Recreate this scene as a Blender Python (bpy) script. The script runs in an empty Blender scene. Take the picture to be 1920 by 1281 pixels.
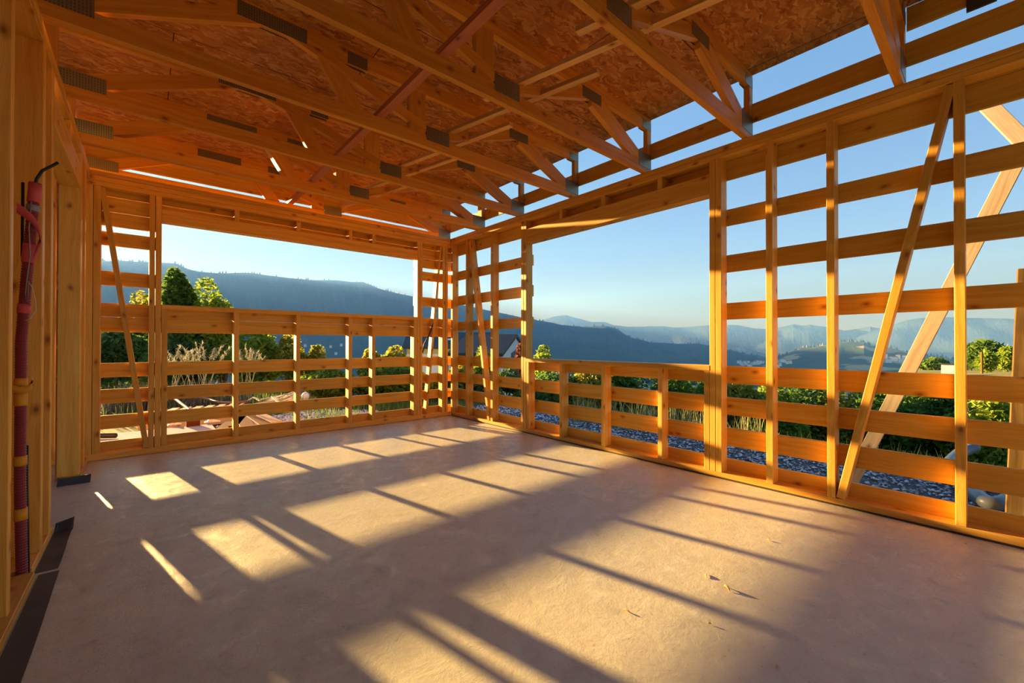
import bpy, math, random
from mathutils import Vector, Matrix
random.seed(7)
D = bpy.data
col = bpy.context.scene.collection
sc = bpy.context.scene
# ------------------------------------------------------------------ helpers
def link(o, parent=None):
    col.objects.link(o)
    if parent is not None:
        o.parent = parent
    return o
def empty(name, loc=(0, 0, 0), parent=None):
    o = D.objects.new(name, None); o.location = loc; o.empty_display_size = .2
    return link(o, parent)
def wloc(o):
    v = Vector((0, 0, 0))
    while o is not None:
        v += Vector(o.location); o = o.parent
    return v
def tag(o, label=None, cat=None, group=None, kind=None):
    if label: o['label'] = label
    if cat: o['category'] = cat
    if group: o['group'] = group
    if kind: o['kind'] = kind
    return o
class MB:
    def __init__(s): s.v = []; s.f = []; s.uv = []
    def face(s, idx, uvs): s.f.append(idx); s.uv.append(uvs)
    def loft(s, rings, us, closed_v=True, cap=True):
        """rings: list of point lists (same count), us: u coordinate per ring"""
        n = len(rings[0]); b = len(s.v)
        for r in rings: s.v.extend([tuple(p) for p in r])
        per = [0.0]
        for i in range(n):
            a = Vector(rings[0][i]); c = Vector(rings[0][(i + 1) % n]); per.append(per[-1] + (c - a).length)
        for k in range(len(rings) - 1):
            for i in range(n):
                j = (i + 1) % n
                s.face([b + k * n + i, b + k * n + j, b + (k + 1) * n + j, b + (k + 1) * n + i],
                       [(us[k], per[i]), (us[k], per[i + 1]), (us[k + 1], per[i + 1]), (us[k + 1], per[i])])
        if cap:
            c0 = Vector(rings[0][0]); 
            for k, rev in ((0, True), (len(rings) - 1, False)):
                idx = [b + k * n + i for i in range(n)]
                pts = [Vector(p) for p in rings[k]]
                e1 = (pts[1] - pts[0]); e1 = e1.normalized() if e1.length else Vector((1, 0, 0))
                nn = Vector((0, 0, 0))
                for i in range(n): nn += (pts[i] - pts[0]).cross(pts[(i + 1) % n] - pts[0])
                nn = nn.normalized() if nn.length else Vector((0, 0, 1)); e2 = nn.cross(e1)
                uv = [((p - pts[0]).dot(e1) * .3 + 7.3, (p - pts[0]).dot(e2) + 3.1) for p in pts]
                if rev: idx.reverse(); uv.reverse()
                s.face(idx, uv)
    def bar(s, p0, p1, w, t, up=(0, 0, 1), ch=.003):
        """w = size across 'up' side direction, t = size along up"""
        p0, p1 = Vector(p0), Vector(p1); d = (p1 - p0); L = d.length; d.normalize()
        u = Vector(up); u = (u - d * u.dot(d)).normalized(); sd = u.cross(d)
        hw, ht = w / 2, t / 2; ch = min(ch, hw * .4, ht * .4)
        sec = [(-hw, -ht + ch), (-hw + ch, -ht), (hw - ch, -ht), (hw, -ht + ch), (hw, ht - ch), (hw - ch, ht), (-hw + ch, ht), (-hw, ht - ch)]
        rings = []
        for q in (p0, p1): rings.append([q + sd * a + u * b for a, b in sec])
        s.loft(rings, [0, L])
    def box(s, lo, hi, axis=None, ch=.003):
        lo, hi = Vector(lo), Vector(hi); sz = hi - lo; c = (lo + hi) / 2
        if axis is None: axis = max(range(3), key=lambda i: sz[i])
        d = Vector((0, 0, 0)); d[axis] = sz[axis] / 2
        up = Vector((0, 0, 1)) if axis != 2 else Vector((0, 1, 0))
        u = up; sd = u.cross(d.normalized())
        w = abs(sd.dot(sz)); t = abs(u.dot(sz))
        s.bar(c - d, c + d, w, t, up, ch)
    def prism(s, poly, y0, y1, along):
        """polygon in XZ extruded in Y; uv u runs along 'along' (dx,dz)"""
        ax = Vector((along[0], 0, along[1])).normalized(); ay = Vector((-ax.z, 0, ax.x))
        b = len(s.v); n = len(poly)
        for y in (y0, y1): s.v.extend([(x, y, z) for x, z in poly])
        P = [Vector((x, 0, z)) for x, z in poly]
        uv = [(p.dot(ax), p.dot(ay)) for p in P]
        area = sum(poly[i][0] * poly[(i + 1) % n][1] - poly[(i + 1) % n][0] * poly[i][1] for i in range(n))
        f0 = list(range(n)); f1 = [n + i for i in range(n)]
        if area > 0: s.face([b + i for i in f0], uv); s.face([b + i for i in reversed(f1)], list(reversed(uv)))
        else: s.face([b + i for i in reversed(f0)], list(reversed(uv))); s.face([b + i for i in f1], uv)
        for i in range(n):
            j = (i + 1) % n
            q = [i, n + i, n + j, j] if area > 0 else [i, j, n + j, n + i]
            uu = {i: (uv[i][0], uv[i][1]), n + i: (uv[i][0], uv[i][1] + (y1 - y0)), n + j: (uv[j][0], uv[j][1] + (y1 - y0)), j: uv[j]}
            s.face([b + k for k in q], [uu[k] for k in q])
    def tube(s, pts, r, n=10, ur=1.0, radii=None):
        pts = [Vector(p) for p in pts]; rings = []; us = []; L = 0
        prev = None
        for i, p in enumerate(pts):
            d = (pts[min(i + 1, len(pts) - 1)] - pts[max(i - 1, 0)]).normalized()
            if prev is None:
                a = Vector((0, 0, 1)) if abs(d.z) < .9 else Vector((1, 0, 0))
                e = (a - d * a.dot(d)).normalized()
            else: e = (prev - d * prev.dot(d)).normalized()
            prev = e; g = d.cross(e); rr = radii[i] if radii else r
            rings.append([p + (e * math.cos(2 * math.pi * k / n) + g * math.sin(2 * math.pi * k / n)) * rr for k in range(n)])
            if i: L += (p - pts[i - 1]).length
            us.append(L)
        s.loft(rings, us)
    def build(s, name, mat, parent=None, smooth=False, origin=None):
        me = D.meshes.new(name)
        if origin is None:
            xs = [v[0] for v in s.v]; ys = [v[1] for v in s.v]; zs = [v[2] for v in s.v]
            origin = Vector(((min(xs) + max(xs)) / 2, (min(ys) + max(ys)) / 2, min(zs)))
        origin = Vector(origin)
        me.from_pydata([tuple(Vector(v) - origin) for v in s.v], [], s.f)
        if s.uv and all(u is not None for u in s.uv):
            lay = me.uv_layers.new(name='UVMap'); k = 0; data = []
            for u in s.uv:
                for a in u: data.extend(a)
            lay.data.foreach_set('uv', data)
        if smooth: me.polygons.foreach_set('use_smooth', [True] * len(me.polygons))
        if isinstance(mat, (list, tuple)):
            for m in mat: me.materials.append(m)
        elif mat: me.materials.append(mat)
        me.update()
        o = D.objects.new(name, me); link(o, parent)
        o.location = origin - (wloc(parent) if parent is not None else Vector((0, 0, 0)))
        return o
def bx(name, lo, hi, mat, parent=None, axis=None, ch=.003):
    m = MB(); m.box(lo, hi, axis, ch); return m.build(name, mat, parent)
def br(name, p0, p1, w, t, up, mat, parent=None, ch=.003):
    m = MB(); m.bar(p0, p1, w, t, up, ch); return m.build(name, mat, parent)
def kids(o): return [c for c in D.objects if c.parent is o]
# ------------------------------------------------------------------ materials
def newmat(name):
    m = D.materials.new(name); m.use_nodes = True; nt = m.node_tree; nt.nodes.clear()
    out = nt.nodes.new('ShaderNodeOutputMaterial'); b = nt.nodes.new('ShaderNodeBsdfPrincipled')
    nt.links.new(b.outputs[0], out.inputs[0]); return m, nt, b, out
def N(nt, t, **k):
    n = nt.nodes.new(t)
    for a, v in k.items():
        if a.startswith('i_'):
            key = a[2:]; n.inputs[int(key) if key.isdigit() else key].default_value = v
        else: setattr(n, a, v)
    return n
def ramp(nt, stops, interp='LINEAR'):
    r = nt.nodes.new('ShaderNodeValToRGB'); r.color_ramp.interpolation = interp
    e = r.color_ramp.elements
    while len(e) < len(stops): e.new(.5)
    for i, (p, c) in enumerate(stops): e[i].position = p; e[i].color = (c[0], c[1], c[2], 1)
    return r
def flat(name, c, rough=.6, metal=0, spec=.4, noise=0, scale=8):
    m, nt, b, out = newmat(name)
    b.inputs['Roughness'].default_value = rough; b.inputs['Metallic'].default_value = metal
    b.inputs['Specular IOR Level'].default_value = spec
    tc = N(nt, 'ShaderNodeTexCoord'); nz = N(nt, 'ShaderNodeTexNoise'); nz.inputs['Scale'].default_value = scale; nz.inputs['Detail'].default_value = 5
    nt.links.new(tc.outputs['Object'], nz.inputs['Vector'])
    k = noise or .12
    r = ramp(nt, [(.25, [x * (1 - k) for x in c]), (.75, [min(1, x * (1 + k)) for x in c])])
    nt.links.new(nz.outputs[0], r.inputs[0]); nt.links.new(r.outputs[0], b.inputs['Base Color'])
    return m
def wood(name, lo, mid, hi, knot, rough=.5, coat=0):
    m, nt, b, out = newmat(name); L = nt.links.new
    uv = N(nt, 'ShaderNodeUVMap'); oi = N(nt, 'ShaderNodeObjectInfo')
    mul = N(nt, 'ShaderNodeMath', operation='MULTIPLY', i_1=37.0); L(oi.outputs['Random'], mul.inputs[0])
    cmb = N(nt, 'ShaderNodeCombineXYZ'); L(mul.outputs[0], cmb.inputs[0]); L(mul.outputs[0], cmb.inputs[1])
    add = N(nt, 'ShaderNodeVectorMath', operation='ADD'); L(uv.outputs[0], add.inputs[0]); L(cmb.outputs[0], add.inputs[1])
    # gentle warp so the grain wanders
    wn = N(nt, 'ShaderNodeTexNoise'); wn.inputs['Scale'].default_value = 1.6; wn.inputs['Detail'].default_value = 2; L(add.outputs[0], wn.inputs['Vector'])
    wm = N(nt, 'ShaderNodeMath', operation='MULTIPLY_ADD', i_1=.10, i_2=-.05); L(wn.outputs[0], wm.inputs[0])
    wc = N(nt, 'ShaderNodeCombineXYZ'); L(wm.outputs[0], wc.inputs[1])
    ad2 = N(nt, 'ShaderNodeVectorMath', operation='ADD'); L(add.outputs[0], ad2.inputs[0]); L(wc.outputs[0], ad2.inputs[1])
    mp = N(nt, 'ShaderNodeMapping'); mp.inputs['Scale'].default_value = (.9, 26, 1); L(ad2.outputs[0], mp.inputs[0])
    g = N(nt, 'ShaderNodeTexNoise'); g.inputs['Scale'].default_value = 1.0; g.inputs['Detail'].default_value = 6; g.inputs['Roughness'].default_value = .6; L(mp.outputs[0], g.inputs['Vector'])
    r = ramp(nt, [(.32, lo), (.5, mid), (.68, hi)]); L(g.outputs[0], r.inputs[0])
    mp2 = N(nt, 'ShaderNodeMapping'); mp2.inputs['Scale'].default_value = (6, 260, 1); L(ad2.outputs[0], mp2.inputs[0])
    g2 = N(nt, 'ShaderNodeTexNoise'); g2.inputs['Scale'].default_value = 1.0; g2.inputs['Detail'].default_value = 2; L(mp2.outputs[0], g2.inputs['Vector'])
    r2 = ramp(nt, [(.3, (.86, .86, .86)), (.7, (1.06, 1.06, 1.06))]); L(g2.outputs[0], r2.inputs[0])
    mx = N(nt, 'ShaderNodeMix', data_type='RGBA', blend_type='MULTIPLY'); mx.inputs[0].default_value = 1; L(r.outputs[0], mx.inputs[6]); L(r2.outputs[0], mx.inputs[7])
    # board to board tone
    tn = N(nt, 'ShaderNodeMapRange'); tn.inputs[3].default_value = .86; tn.inputs[4].default_value = 1.1; L(oi.outputs['Random'], tn.inputs[0])
    mt = N(nt, 'ShaderNodeVectorMath', operation='SCALE'); L(mx.outputs[2], mt.inputs[0]); L(tn.outputs[0], mt.inputs[3])
    # knots
    mk = N(nt, 'ShaderNodeMapping'); mk.inputs['Scale'].default_value = (2.1, 3.6, 1); L(ad2.outputs[0], mk.inputs[0])
    vo = N(nt, 'ShaderNodeTexVoronoi', feature='F1', voronoi_dimensions='2D'); vo.inputs['Scale'].default_value = 1.0; L(mk.outputs[0], vo.inputs['Vector'])
    kr = ramp(nt, [(.02, (.9, .9, .9)), (.045, (.45, .45, .45)), (.10, (0, 0, 0))]); L(vo.outputs['Distance'], kr.inputs[0])
    mk2 = N(nt, 'ShaderNodeMix', data_type='RGBA'); L(kr.outputs[0], mk2.inputs[0]); L(mt.outputs[0], mk2.inputs[6]); mk2.inputs[7].default_value = (*knot, 1)
    L(mk2.outputs[2], b.inputs['Base Color'])
    b.inputs['Roughness'].default_value = rough; b.inputs['Specular IOR Level'].default_value = .35 if rough < .65 else .04
    bp = N(nt, 'ShaderNodeBump'); bp.inputs['Strength'].default_value = .12; bp.inputs['Distance'].default_value = .004; L(g2.outputs[0], bp.inputs['Height']); L(bp.outputs[0], b.inputs['Normal'])
    return m
W = wood('spruce_wood', (.66, .315, .040), (.75, .395, .058), (.82, .475, .095), (.26, .07, .010))
WB = wood('spruce_board', (.62, .32, .034), (.71, .40, .050), (.78, .48, .080), (.26, .075, .010))
WT = wood('truss_timber', (.59, .235, .023), (.68, .30, .034), (.75, .37, .056), (.24, .06, .008))
WR = wood('reddish_lath', (.42, .13, .06), (.50, .17, .085), (.56, .21, .11), (.14, .03, .01))
WL = wood('pale_lath', (.66, .36, .11), (.74, .44, .15), (.80, .52, .20), (.2, .07, .02))
WO = wood('weathered_post_wood', (.11, .065, .025), (.18, .11, .042), (.25, .16, .065), (.03, .012, .006), rough=.8)
WP = wood('sunbleached_plank', (.38, .28, .18), (.46, .37, .26), (.54, .45, .34), (.2, .08, .03), rough=.7)
WD = wood('red_brown_plank', (.06, .018, .010), (.09, .028, .016), (.12, .04, .024), (.03, .01, .006), rough=.7)
def osb():
    m, nt, b, out = newmat('osb_sheathing'); L = nt.links.new
    tc = N(nt, 'ShaderNodeTexCoord')
    cols = []
    prev = None
    nz = N(nt, 'ShaderNodeTexNoise'); nz.inputs['Scale'].default_value = 11; nz.inputs['Detail'].default_value = 4; L(tc.outputs['Object'], nz.inputs['Vector'])
    layers = [(.35, (13, 42)), (1.75, (14, 46)), (2.75, (12, 36))]
    vals = []
    for ang, sca in layers:
        mp = N(nt, 'ShaderNodeMapping'); mp.inputs['Rotation'].default_value = (0, 0, ang); mp.inputs['Scale'].default_value = (sca[0], sca[1], 1)
        ad = N(nt, 'ShaderNodeVectorMath', operation='MULTIPLY_ADD'); ad.inputs[1].default_value = (.16, .16, .0); L(nz.outputs['Color'], ad.inputs[0]); L(tc.outputs['Object'], ad.inputs[2])
        L(ad.outputs[0], mp.inputs[0])
        vo = N(nt, 'ShaderNodeTexVoronoi', feature='F1', voronoi_dimensions='2D'); vo.inputs['Scale'].default_value = 1.; L(mp.outputs[0], vo.inputs['Vector'])
        sp = N(nt, 'ShaderNodeSeparateColor'); L(vo.outputs['Color'], sp.inputs[0]); vals.append((sp, vo))
    a = N(nt, 'ShaderNodeMath', operation='GREATER_THAN', i_1=.5); L(vals[0][0].outputs[1], a.inputs[0])
    m1 = N(nt, 'ShaderNodeMix', data_type='FLOAT'); L(a.outputs[0], m1.inputs[0]); L(vals[0][0].outputs[0], m1.inputs[2]); L(vals[1][0].outputs[0], m1.inputs[3])
    a2 = N(nt, 'ShaderNodeMath', operation='GREATER_THAN', i_1=.62); L(vals[1][0].outputs[1], a2.inputs[0])
    m2 = N(nt, 'ShaderNodeMix', data_type='FLOAT'); L(a2.outputs[0], m2.inputs[0]); L(m1.outputs[0], m2.inputs[2]); L(vals[2][0].outputs[0], m2.inputs[3])
    r = ramp(nt, [(.0, (.30, .09, .014)), (.2, (.44, .155, .026)), (.6, (.55, .22, .042)), (.85, (.64, .30, .075)), (1, (.74, .40, .13))]); L(m2.outputs[0], r.inputs[0])
    ln = N(nt, 'ShaderNodeTexNoise'); ln.inputs['Scale'].default_value = 1.7; ln.inputs['Detail'].default_value = 3; L(tc.outputs['Object'], ln.inputs['Vector'])
    lr = ramp(nt, [(.3, (.78, .74, .72)), (.7, (1.08, 1.04, 1.0))]); L(ln.outputs[0], lr.inputs[0])
    mx = N(nt, 'ShaderNodeMix', data_type='RGBA', blend_type='MULTIPLY'); mx.inputs[0].default_value = 1; L(r.outputs[0], mx.inputs[6]); L(lr.outputs[0], mx.inputs[7])
    # sheet joints
    bk = N(nt, 'ShaderNodeTexBrick'); bk.inputs['Scale'].default_value = 1; bk.inputs['Mortar Size'].default_value = .004; bk.inputs['Brick Width'].default_value = 2.5; bk.inputs['Row Height'].default_value = 1.25
    bk.inputs['Color1'].default_value = (1, 1, 1, 1); bk.inputs['Color2'].default_value = (.9, .88, .86, 1); bk.inputs['Mortar'].default_value = (.12, .06, .03, 1)
    mpb = N(nt, 'ShaderNodeMapping'); mpb.inputs['Location'].default_value = (.55, .35, 0); L(tc.outputs['Object'], mpb.inputs[0]); L(mpb.outputs[0], bk.inputs[0])
    mx2 = N(nt, 'ShaderNodeMix', data_type='RGBA', blend_type='MULTIPLY'); mx2.inputs[0].default_value = 1; L(mx.outputs[2], mx2.inputs[6]); L(bk.outputs[0], mx2.inputs[7])
    L(mx2.outputs[2], b.inputs['Base Color']); b.inputs['Roughness'].default_value = .6
    bp = N(nt, 'ShaderNodeBump'); bp.inputs['Strength'].default_value = .5; bp.inputs['Distance'].default_value = .004; L(m2.outputs[0], bp.inputs['Height']); L(bp.outputs[0], b.inputs['Normal'])
    return m
OSB = osb()
def concrete():
    m, nt, b, out = newmat('concrete_screed'); L = nt.links.new
    tc = N(nt, 'ShaderNodeTexCoord')
    n1 = N(nt, 'ShaderNodeTexNoise'); n1.inputs['Scale'].default_value = .8; n1.inputs['Detail'].default_value = 6; n1.inputs['Roughness'].default_value = .62; n1.inputs['Distortion'].default_value = .6; L(tc.outputs['Object'], n1.inputs['Vector'])
    r1 = ramp(nt, [(.3, (.50, .49, .40)), (.5, (.585, .575, .455)), (.7, (.66, .63, .48))]); L(n1.outputs[0], r1.inputs[0])
    n2 = N(nt, 'ShaderNodeTexNoise'); n2.inputs['Scale'].default_value = 9; n2.inputs['Detail'].default_value = 11; n2.inputs['Roughness'].default_value = .78; n2.inputs['Distortion'].default_value = .25; L(tc.outputs['Object'], n2.inputs['Vector'])
    r2 = ramp(nt, [(.30, (.70, .68, .67)), (.42, (.93, .92, .92)), (.54, (1.0, 1.0, 1.0)), (.66, (1.22, 1.24, 1.27))]); L(n2.outputs[0], r2.inputs[0])
    mx = N(nt, 'ShaderNodeMix', data_type='RGBA', blend_type='MULTIPLY'); mx.inputs[0].default_value = 1; L(r1.outputs[0], mx.inputs[6]); L(r2.outputs[0], mx.inputs[7])
    n3 = N(nt, 'ShaderNodeTexNoise'); n3.inputs['Scale'].default_value = 60; n3.inputs['Detail'].default_value = 4; L(tc.outputs['Object'], n3.inputs['Vector'])
    r3 = ramp(nt, [(.27, (.6, .55, .5)), (.36, (1, 1, 1)), (.68, (1, 1, 1)), (.8, (1.2, 1.2, 1.2))]); L(n3.outputs[0], r3.inputs[0])
    mx2 = N(nt, 'ShaderNodeMix', data_type='RGBA', blend_type='MULTIPLY'); mx2.inputs[0].default_value = .8; L(mx.outputs[2], mx2.inputs[6]); L(r3.outputs[0], mx2.inputs[7])
    L(mx2.outputs[2], b.inputs['Base Color'])
    rr = ramp(nt, [(.35, (.46,) * 3), (.62, (.22,) * 3)]); L(n2.outputs[0], rr.inputs[0]); L(rr.outputs[0], b.inputs['Roughness'])
    b.inputs['Specular IOR Level'].default_value = .5
    bp = N(nt, 'ShaderNodeBump'); bp.inputs['Strength'].default_value = .55; bp.inputs['Distance'].default_value = .008; L(n2.outputs[0], bp.inputs['Height']); L(bp.outputs[0], b.inputs['Normal'])
    return m
CON = concrete()
def nailplate():
    m, nt, b, out = newmat('galvanised_nail_plate'); L = nt.links.new
    tc = N(nt, 'ShaderNodeTexCoord')
    sp = N(nt, 'ShaderNodeSeparateXYZ'); L(tc.outputs['Object'], sp.inputs[0])
    w1 = N(nt, 'ShaderNodeMath', operation='MULTIPLY', i_1=400.); L(sp.outputs[0], w1.inputs[0])
    s1 = N(nt, 'ShaderNodeMath', operation='SINE'); L(w1.outputs[0], s1.inputs[0])
    w2 = N(nt, 'ShaderNodeMath', operation='MULTIPLY', i_1=330.); L(sp.outputs[2], w2.inputs[0])
    s2 = N(nt, 'ShaderNodeMath', operation='SINE'); L(w2.outputs[0], s2.inputs[0])
    a = N(nt, 'ShaderNodeMath', operation='GREATER_THAN', i_1=.25); L(s1.outputs[0], a.inputs[0])
    c = N(nt, 'ShaderNodeMath', operation='GREATER_THAN', i_1=-.45); L(s2.outputs[0], c.inputs[0])
    d = N(nt, 'ShaderNodeMath', operation='MULTIPLY'); L(a.outputs[0], d.inputs[0]); L(c.outputs[0], d.inputs[1])
    r = ramp(nt, [(0, (.27, .26, .20)), (1, (.10, .085, .05))]); L(d.outputs[0], r.inputs[0]); L(r.outputs[0], b.inputs['Base Color'])
    mt = N(nt, 'ShaderNodeMath', operation='MULTIPLY_ADD', i_1=-.75, i_2=.75); L(d.outputs[0], mt.inputs[0]); L(mt.outputs[0], b.inputs['Metallic'])
    b.inputs['Roughness'].default_value = .42
    return m
NP = nailplate()
DPC = flat('black_bitumen_membrane', (.045, .045, .052), .5, noise=.25, scale=14)
def leafmat(name, c1, c2, trans=.55):
    m, nt, b, out = newmat(name); L = nt.links.new
    oi = N(nt, 'ShaderNodeNewGeometry')
    r = ramp(nt, [(0, c1), (1, c2)]); L(oi.outputs['Random Per Island'], r.inputs[0])
    L(r.outputs[0], b.inputs['Base Color']); b.inputs['Roughness'].default_value = .6; b.inputs['Specular IOR Level'].default_value = .25
    t = N(nt, 'ShaderNodeBsdfTranslucent'); L(r.outputs[0], t.inputs[0])
    ms = N(nt, 'ShaderNodeMixShader'); ms.inputs[0].default_value = trans; L(b.outputs[0], ms.inputs[1]); L(t.outputs[0], ms.inputs[2]); L(ms.outputs[0], out.inputs[0])
    return m
LF = {
 'green': leafmat('leaf_green', (.06, .14, .02), (.20, .32, .04)),
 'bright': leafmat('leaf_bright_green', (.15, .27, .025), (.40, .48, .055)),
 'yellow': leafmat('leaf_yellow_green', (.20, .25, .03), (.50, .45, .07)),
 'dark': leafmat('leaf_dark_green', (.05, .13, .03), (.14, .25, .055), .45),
 'red': leafmat('leaf_red_brown', (.14, .03, .02), (.26, .08, .04), .4)}
BARK = flat('bark', (.10, .065, .04), .9, noise=.3, scale=20)
GRASS = leafmat('grass_blades', (.05, .12, .025), (.20, .27, .07), .4)
STRAW = leafmat('dry_straw', (.36, .37, .27), (.56, .55, .42), .4)
GREYW = leafmat('dry_weeds_grey', (.06, .07, .07), (.13, .14, .13), .2)
def ground_mat(name, stops, scale, rough=.9):
    m, nt, b, out = newmat(name); L = nt.links.new
    tc = N(nt, 'ShaderNodeTexCoord'); n1 = N(nt, 'ShaderNodeTexNoise'); n1.inputs['Scale'].default_value = scale; n1.inputs['Detail'].default_value = 8; L(tc.outputs['Object'], n1.inputs['Vector'])
    r = ramp(nt, stops); L(n1.outputs[0], r.inputs[0]); L(r.outputs[0], b.inputs['Base Color']); b.inputs['Roughness'].default_value = rough; b.inputs['Specular IOR Level'].default_value = .1
    return m, nt, b
MEADOW, _, _ = ground_mat('meadow_soil', [(.3, (.045, .075, .02)), (.6, (.09, .12, .03)), (.8, (.16, .15, .06))], 1.5)

# ------------------------------------------------------------------ setting : floor
fl = bx('floor', (-9, -9, -.2), (.02, .16, 0), CON, ch=.004); tag(fl, 'grey brown concrete screed floor crossed by bands of low sunlight', 'floor', kind='structure')
plinth = empty('trim_1', (0, 0, 0)); tag(plinth, 'concrete slab edge under the right and back timber walls', 'slab edge', kind='structure')
bx('slab_edge', (.022, -9, -.3), (.125, .16, -.002), CON, plinth)
bx('shadow_gap_strip', (-.004, -8, .0005), (.021, -.002, .010), DPC, plinth, ch=.001)  # black strip standing in for the shadow gap under the bottom plate

# ------------------------------------------------------------------ right wall (inner face x=0, studs .12 deep, slats outside)
SD = .12; BT = .022; YE = -8.0
BR = [(.006, .163), (.277, .443), (.560, .720), (.845, 1.005), (1.427, 1.578), (1.858, 2.015), (2.283, 2.432), (2.700, 2.872), (2.874, 2.975)]
wr = empty('wall_right', (0, 0, 0)); tag(wr, 'open timber stud wall with horizontal slats and a large window opening over the valley', 'wall', kind='structure')
bx('bottom_plate', (0, YE, .011), (SD, .0, .055), W, wr)
bx('top_plate', (0, YE, 2.88), (SD, .26, 2.929), W, wr)
bx('top_plate', (0, YE, 2.931), (SD, .26, 2.98), W, wr)
def rstud(y0, y1, z0=.056, z1=2.879, name='stud', x0=0., x1=SD): return bx(name, (x0, y0, z0), (x1, y1, z1), W, wr)
for a, c in ((-.05, -.003), (-.488, -.436), (-1.139, -1.085), (-1.813, -1.763), (-1.866, -1.816), (-4.378, -4.327), (-4.433, -4.381), (-4.842, -4.792), (-5.256, -5.206), (-5.923, -5.873), (-6.55, -6.50), (-7.2, -7.15), (-7.85, -7.8)):
    rstud(a, c)
for a, c in ((-1.918, -1.869), (-4.325, -4.275)):
    rstud(a, c, .056, .957)
CR = [(-2.52, -2.471), (-3.167, -3.112), (-3.858, -3.811)]
for a, c in CR:
    rstud(a, c, .056, .957, 'sill_stud'); rstud(a, c, 2.761, 2.879, 'header_stud')
bx('window_sill', (-.002, -4.326, .958), (SD + BT, -1.868, 1.008), W, wr)
bx('window_header', (0, -4.326, 2.572), (SD, -1.868, 2.760), W, wr)
for z0, z1 in BR:
    if 1.01 < z0 < 2.6:
        bx('slat', (SD, -1.866, z0), (SD + BT, .142, z1), WB, wr); bx('slat', (SD, YE, z0), (SD + BT, -4.328, z1), WB, wr)
    else:
        bx('slat', (SD, YE, z0), (SD + BT, .142, z1), WB, wr)
br('diagonal_brace', (.052, -.530, 2.87), (.052, -1.030, .06), .05, .10, (1, 0, 0), W, wr)
br('diagonal_brace', (.052, -5.862, 2.87), (.052, -5.284, .06), .05, .10, (1, 0, 0), W, wr)

# ------------------------------------------------------------------ back wall (inner face y=0)
XL = -9.0
BB = [(.012, .170), (.297, .442), (.566, .717), (.843, .995), (1.325, 1.483), (1.487, 1.632), (1.818, 1.972), (2.242, 2.390), (2.450, 2.600), (2.604, 2.760), (2.764, 2.960)]
wb = empty('wall_back', (0, 0, 0)); tag(wb, 'open timber stud wall with slats and a wide window opening towards the forested ridge', 'wall', kind='structure')
bx('bottom_plate', (XL, 0, .003), (-.003, SD, .07), W, wb)
bx('top_plate', (XL, 0, 2.827), (-.003, SD, 2.877), W, wb)
bx('top_plate', (XL, 0, 2.879), (-.003, SD, 2.929), W, wb)
bx('top_plate', (XL, 0, 2.931), (-.003, SD, 2.98), W, wb)
def bstud(x0, x1, z0=.071, z1=2.826, name='stud'): return bx(name, (x0, 0, z0), (x1, SD, z1), W, wb)
for a, c in ((-4.425, -4.365), (-4.362, -4.302), (-4.298, -4.243), (-3.865, -3.817), (-3.812, -3.760), (-.625, -.578), (-.575, -.535), (-.166, -.112), (-.106, -.058), (-4.62, -4.56), (-5.2, -5.15), (-5.8, -5.75), (-6.4, -6.35), (-7.0, -6.95), (-7.6, -7.55), (-8.2, -8.15)):
    bstud(a, c)
for a, c in ((-3.757, -3.706), (-.686, -.628)): bstud(a, c, .071, 1.582)
CB = [(-3.083, -3.031), (-2.392, -2.342), (-1.708, -1.658), (-1.364, -1.314)]
for a, c in CB: bstud(a, c, .071, 1.582, 'sill_stud'); bstud(a, c, 2.692, 2.826, 'header_stud')
bx('window_sill', (-3.758, -.002, 1.583), (-.627, SD + BT, 1.633), W, wb)
bx('window_header', (-3.758, 0, 2.553), (-.627, SD, 2.691), W, wb)
for z0, z1 in BB:
    if 1.65 < z0 < 2.55:
        bx('slat', (XL, SD, z0), (-3.762, SD + BT, z1), WB, wb); bx('slat', (-.625, SD, z0), (.118, SD + BT, z1), WB, wb)
    else: bx('slat', (XL, SD, z0), (.118, SD + BT, z1), WB, wb)
bx('sheathing_board', (XL, SD + BT + .001, .01), (-4.495, SD + BT + .016, 2.97), OSB, wb, axis=0, ch=.001)  # added board blocking sun into the left room, ends short for a thin stripe
br('diagonal_brace', (-4.236, .052, 2.82), (-3.878, .052, .075), .048, .10, (0, 1, 0), W, wb)
br('diagonal_brace', (-.193, .052, 2.82), (-.455, .052, .075), .040, .10, (0, 1, 0), W, wb)

# ------------------------------------------------------------------ left wall (inner face x=-4.325)
LX = -4.325; LX0 = -4.46
wl = empty('wall_left', (LX, 0, 0)); tag(wl, 'timber stud partition with a doorway, close beside the viewer', 'wall', kind='structure')
for y0, y1 in ((-9, -2.86), (-2.80, -2.15)): bx('bottom_plate', (LX0, y0, .003), (LX + (.018 if y0 < -5 else .0), y1, .048), W, wl)
bx('bottom_plate', (LX0, -.66, .003), (LX, -.004, .048), W, wl)
bx('top_plate', (LX0, -9, 2.88), (LX, -.003, 2.929), W, wl); bx('top_plate', (LX0, -9, 2.931), (LX, -.003, 2.98), W, wl)
for y0, y1, x0 in ((-3.311, -3.258, LX0), (-2.575, -2.505, LX0), (-2.290, -2.222, LX0), (-.764, -.706, LX0), (-.703, -.645, LX0), (-.42, -.33, LX - .035), (-4.0, -3.95, LX0), (-4.65, -4.6, LX0), (-5.3, -5.25, LX0), (-5.95, -5.9, LX0), (-6.6, -6.55, LX0), (-7.2, -7.15, LX0), (-8, -7.95, LX0)):
    bx('stud', (x0, y0, .049), (LX, y1, 2.879), W, wl)
bx('door_header', (LX0, -2.221, 2.57), (LX, -.765, 2.76), W, wl)
bx('header_stud', (LX0, -1.5, 2.761), (LX, -1.45, 2.879), W, wl)
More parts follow.
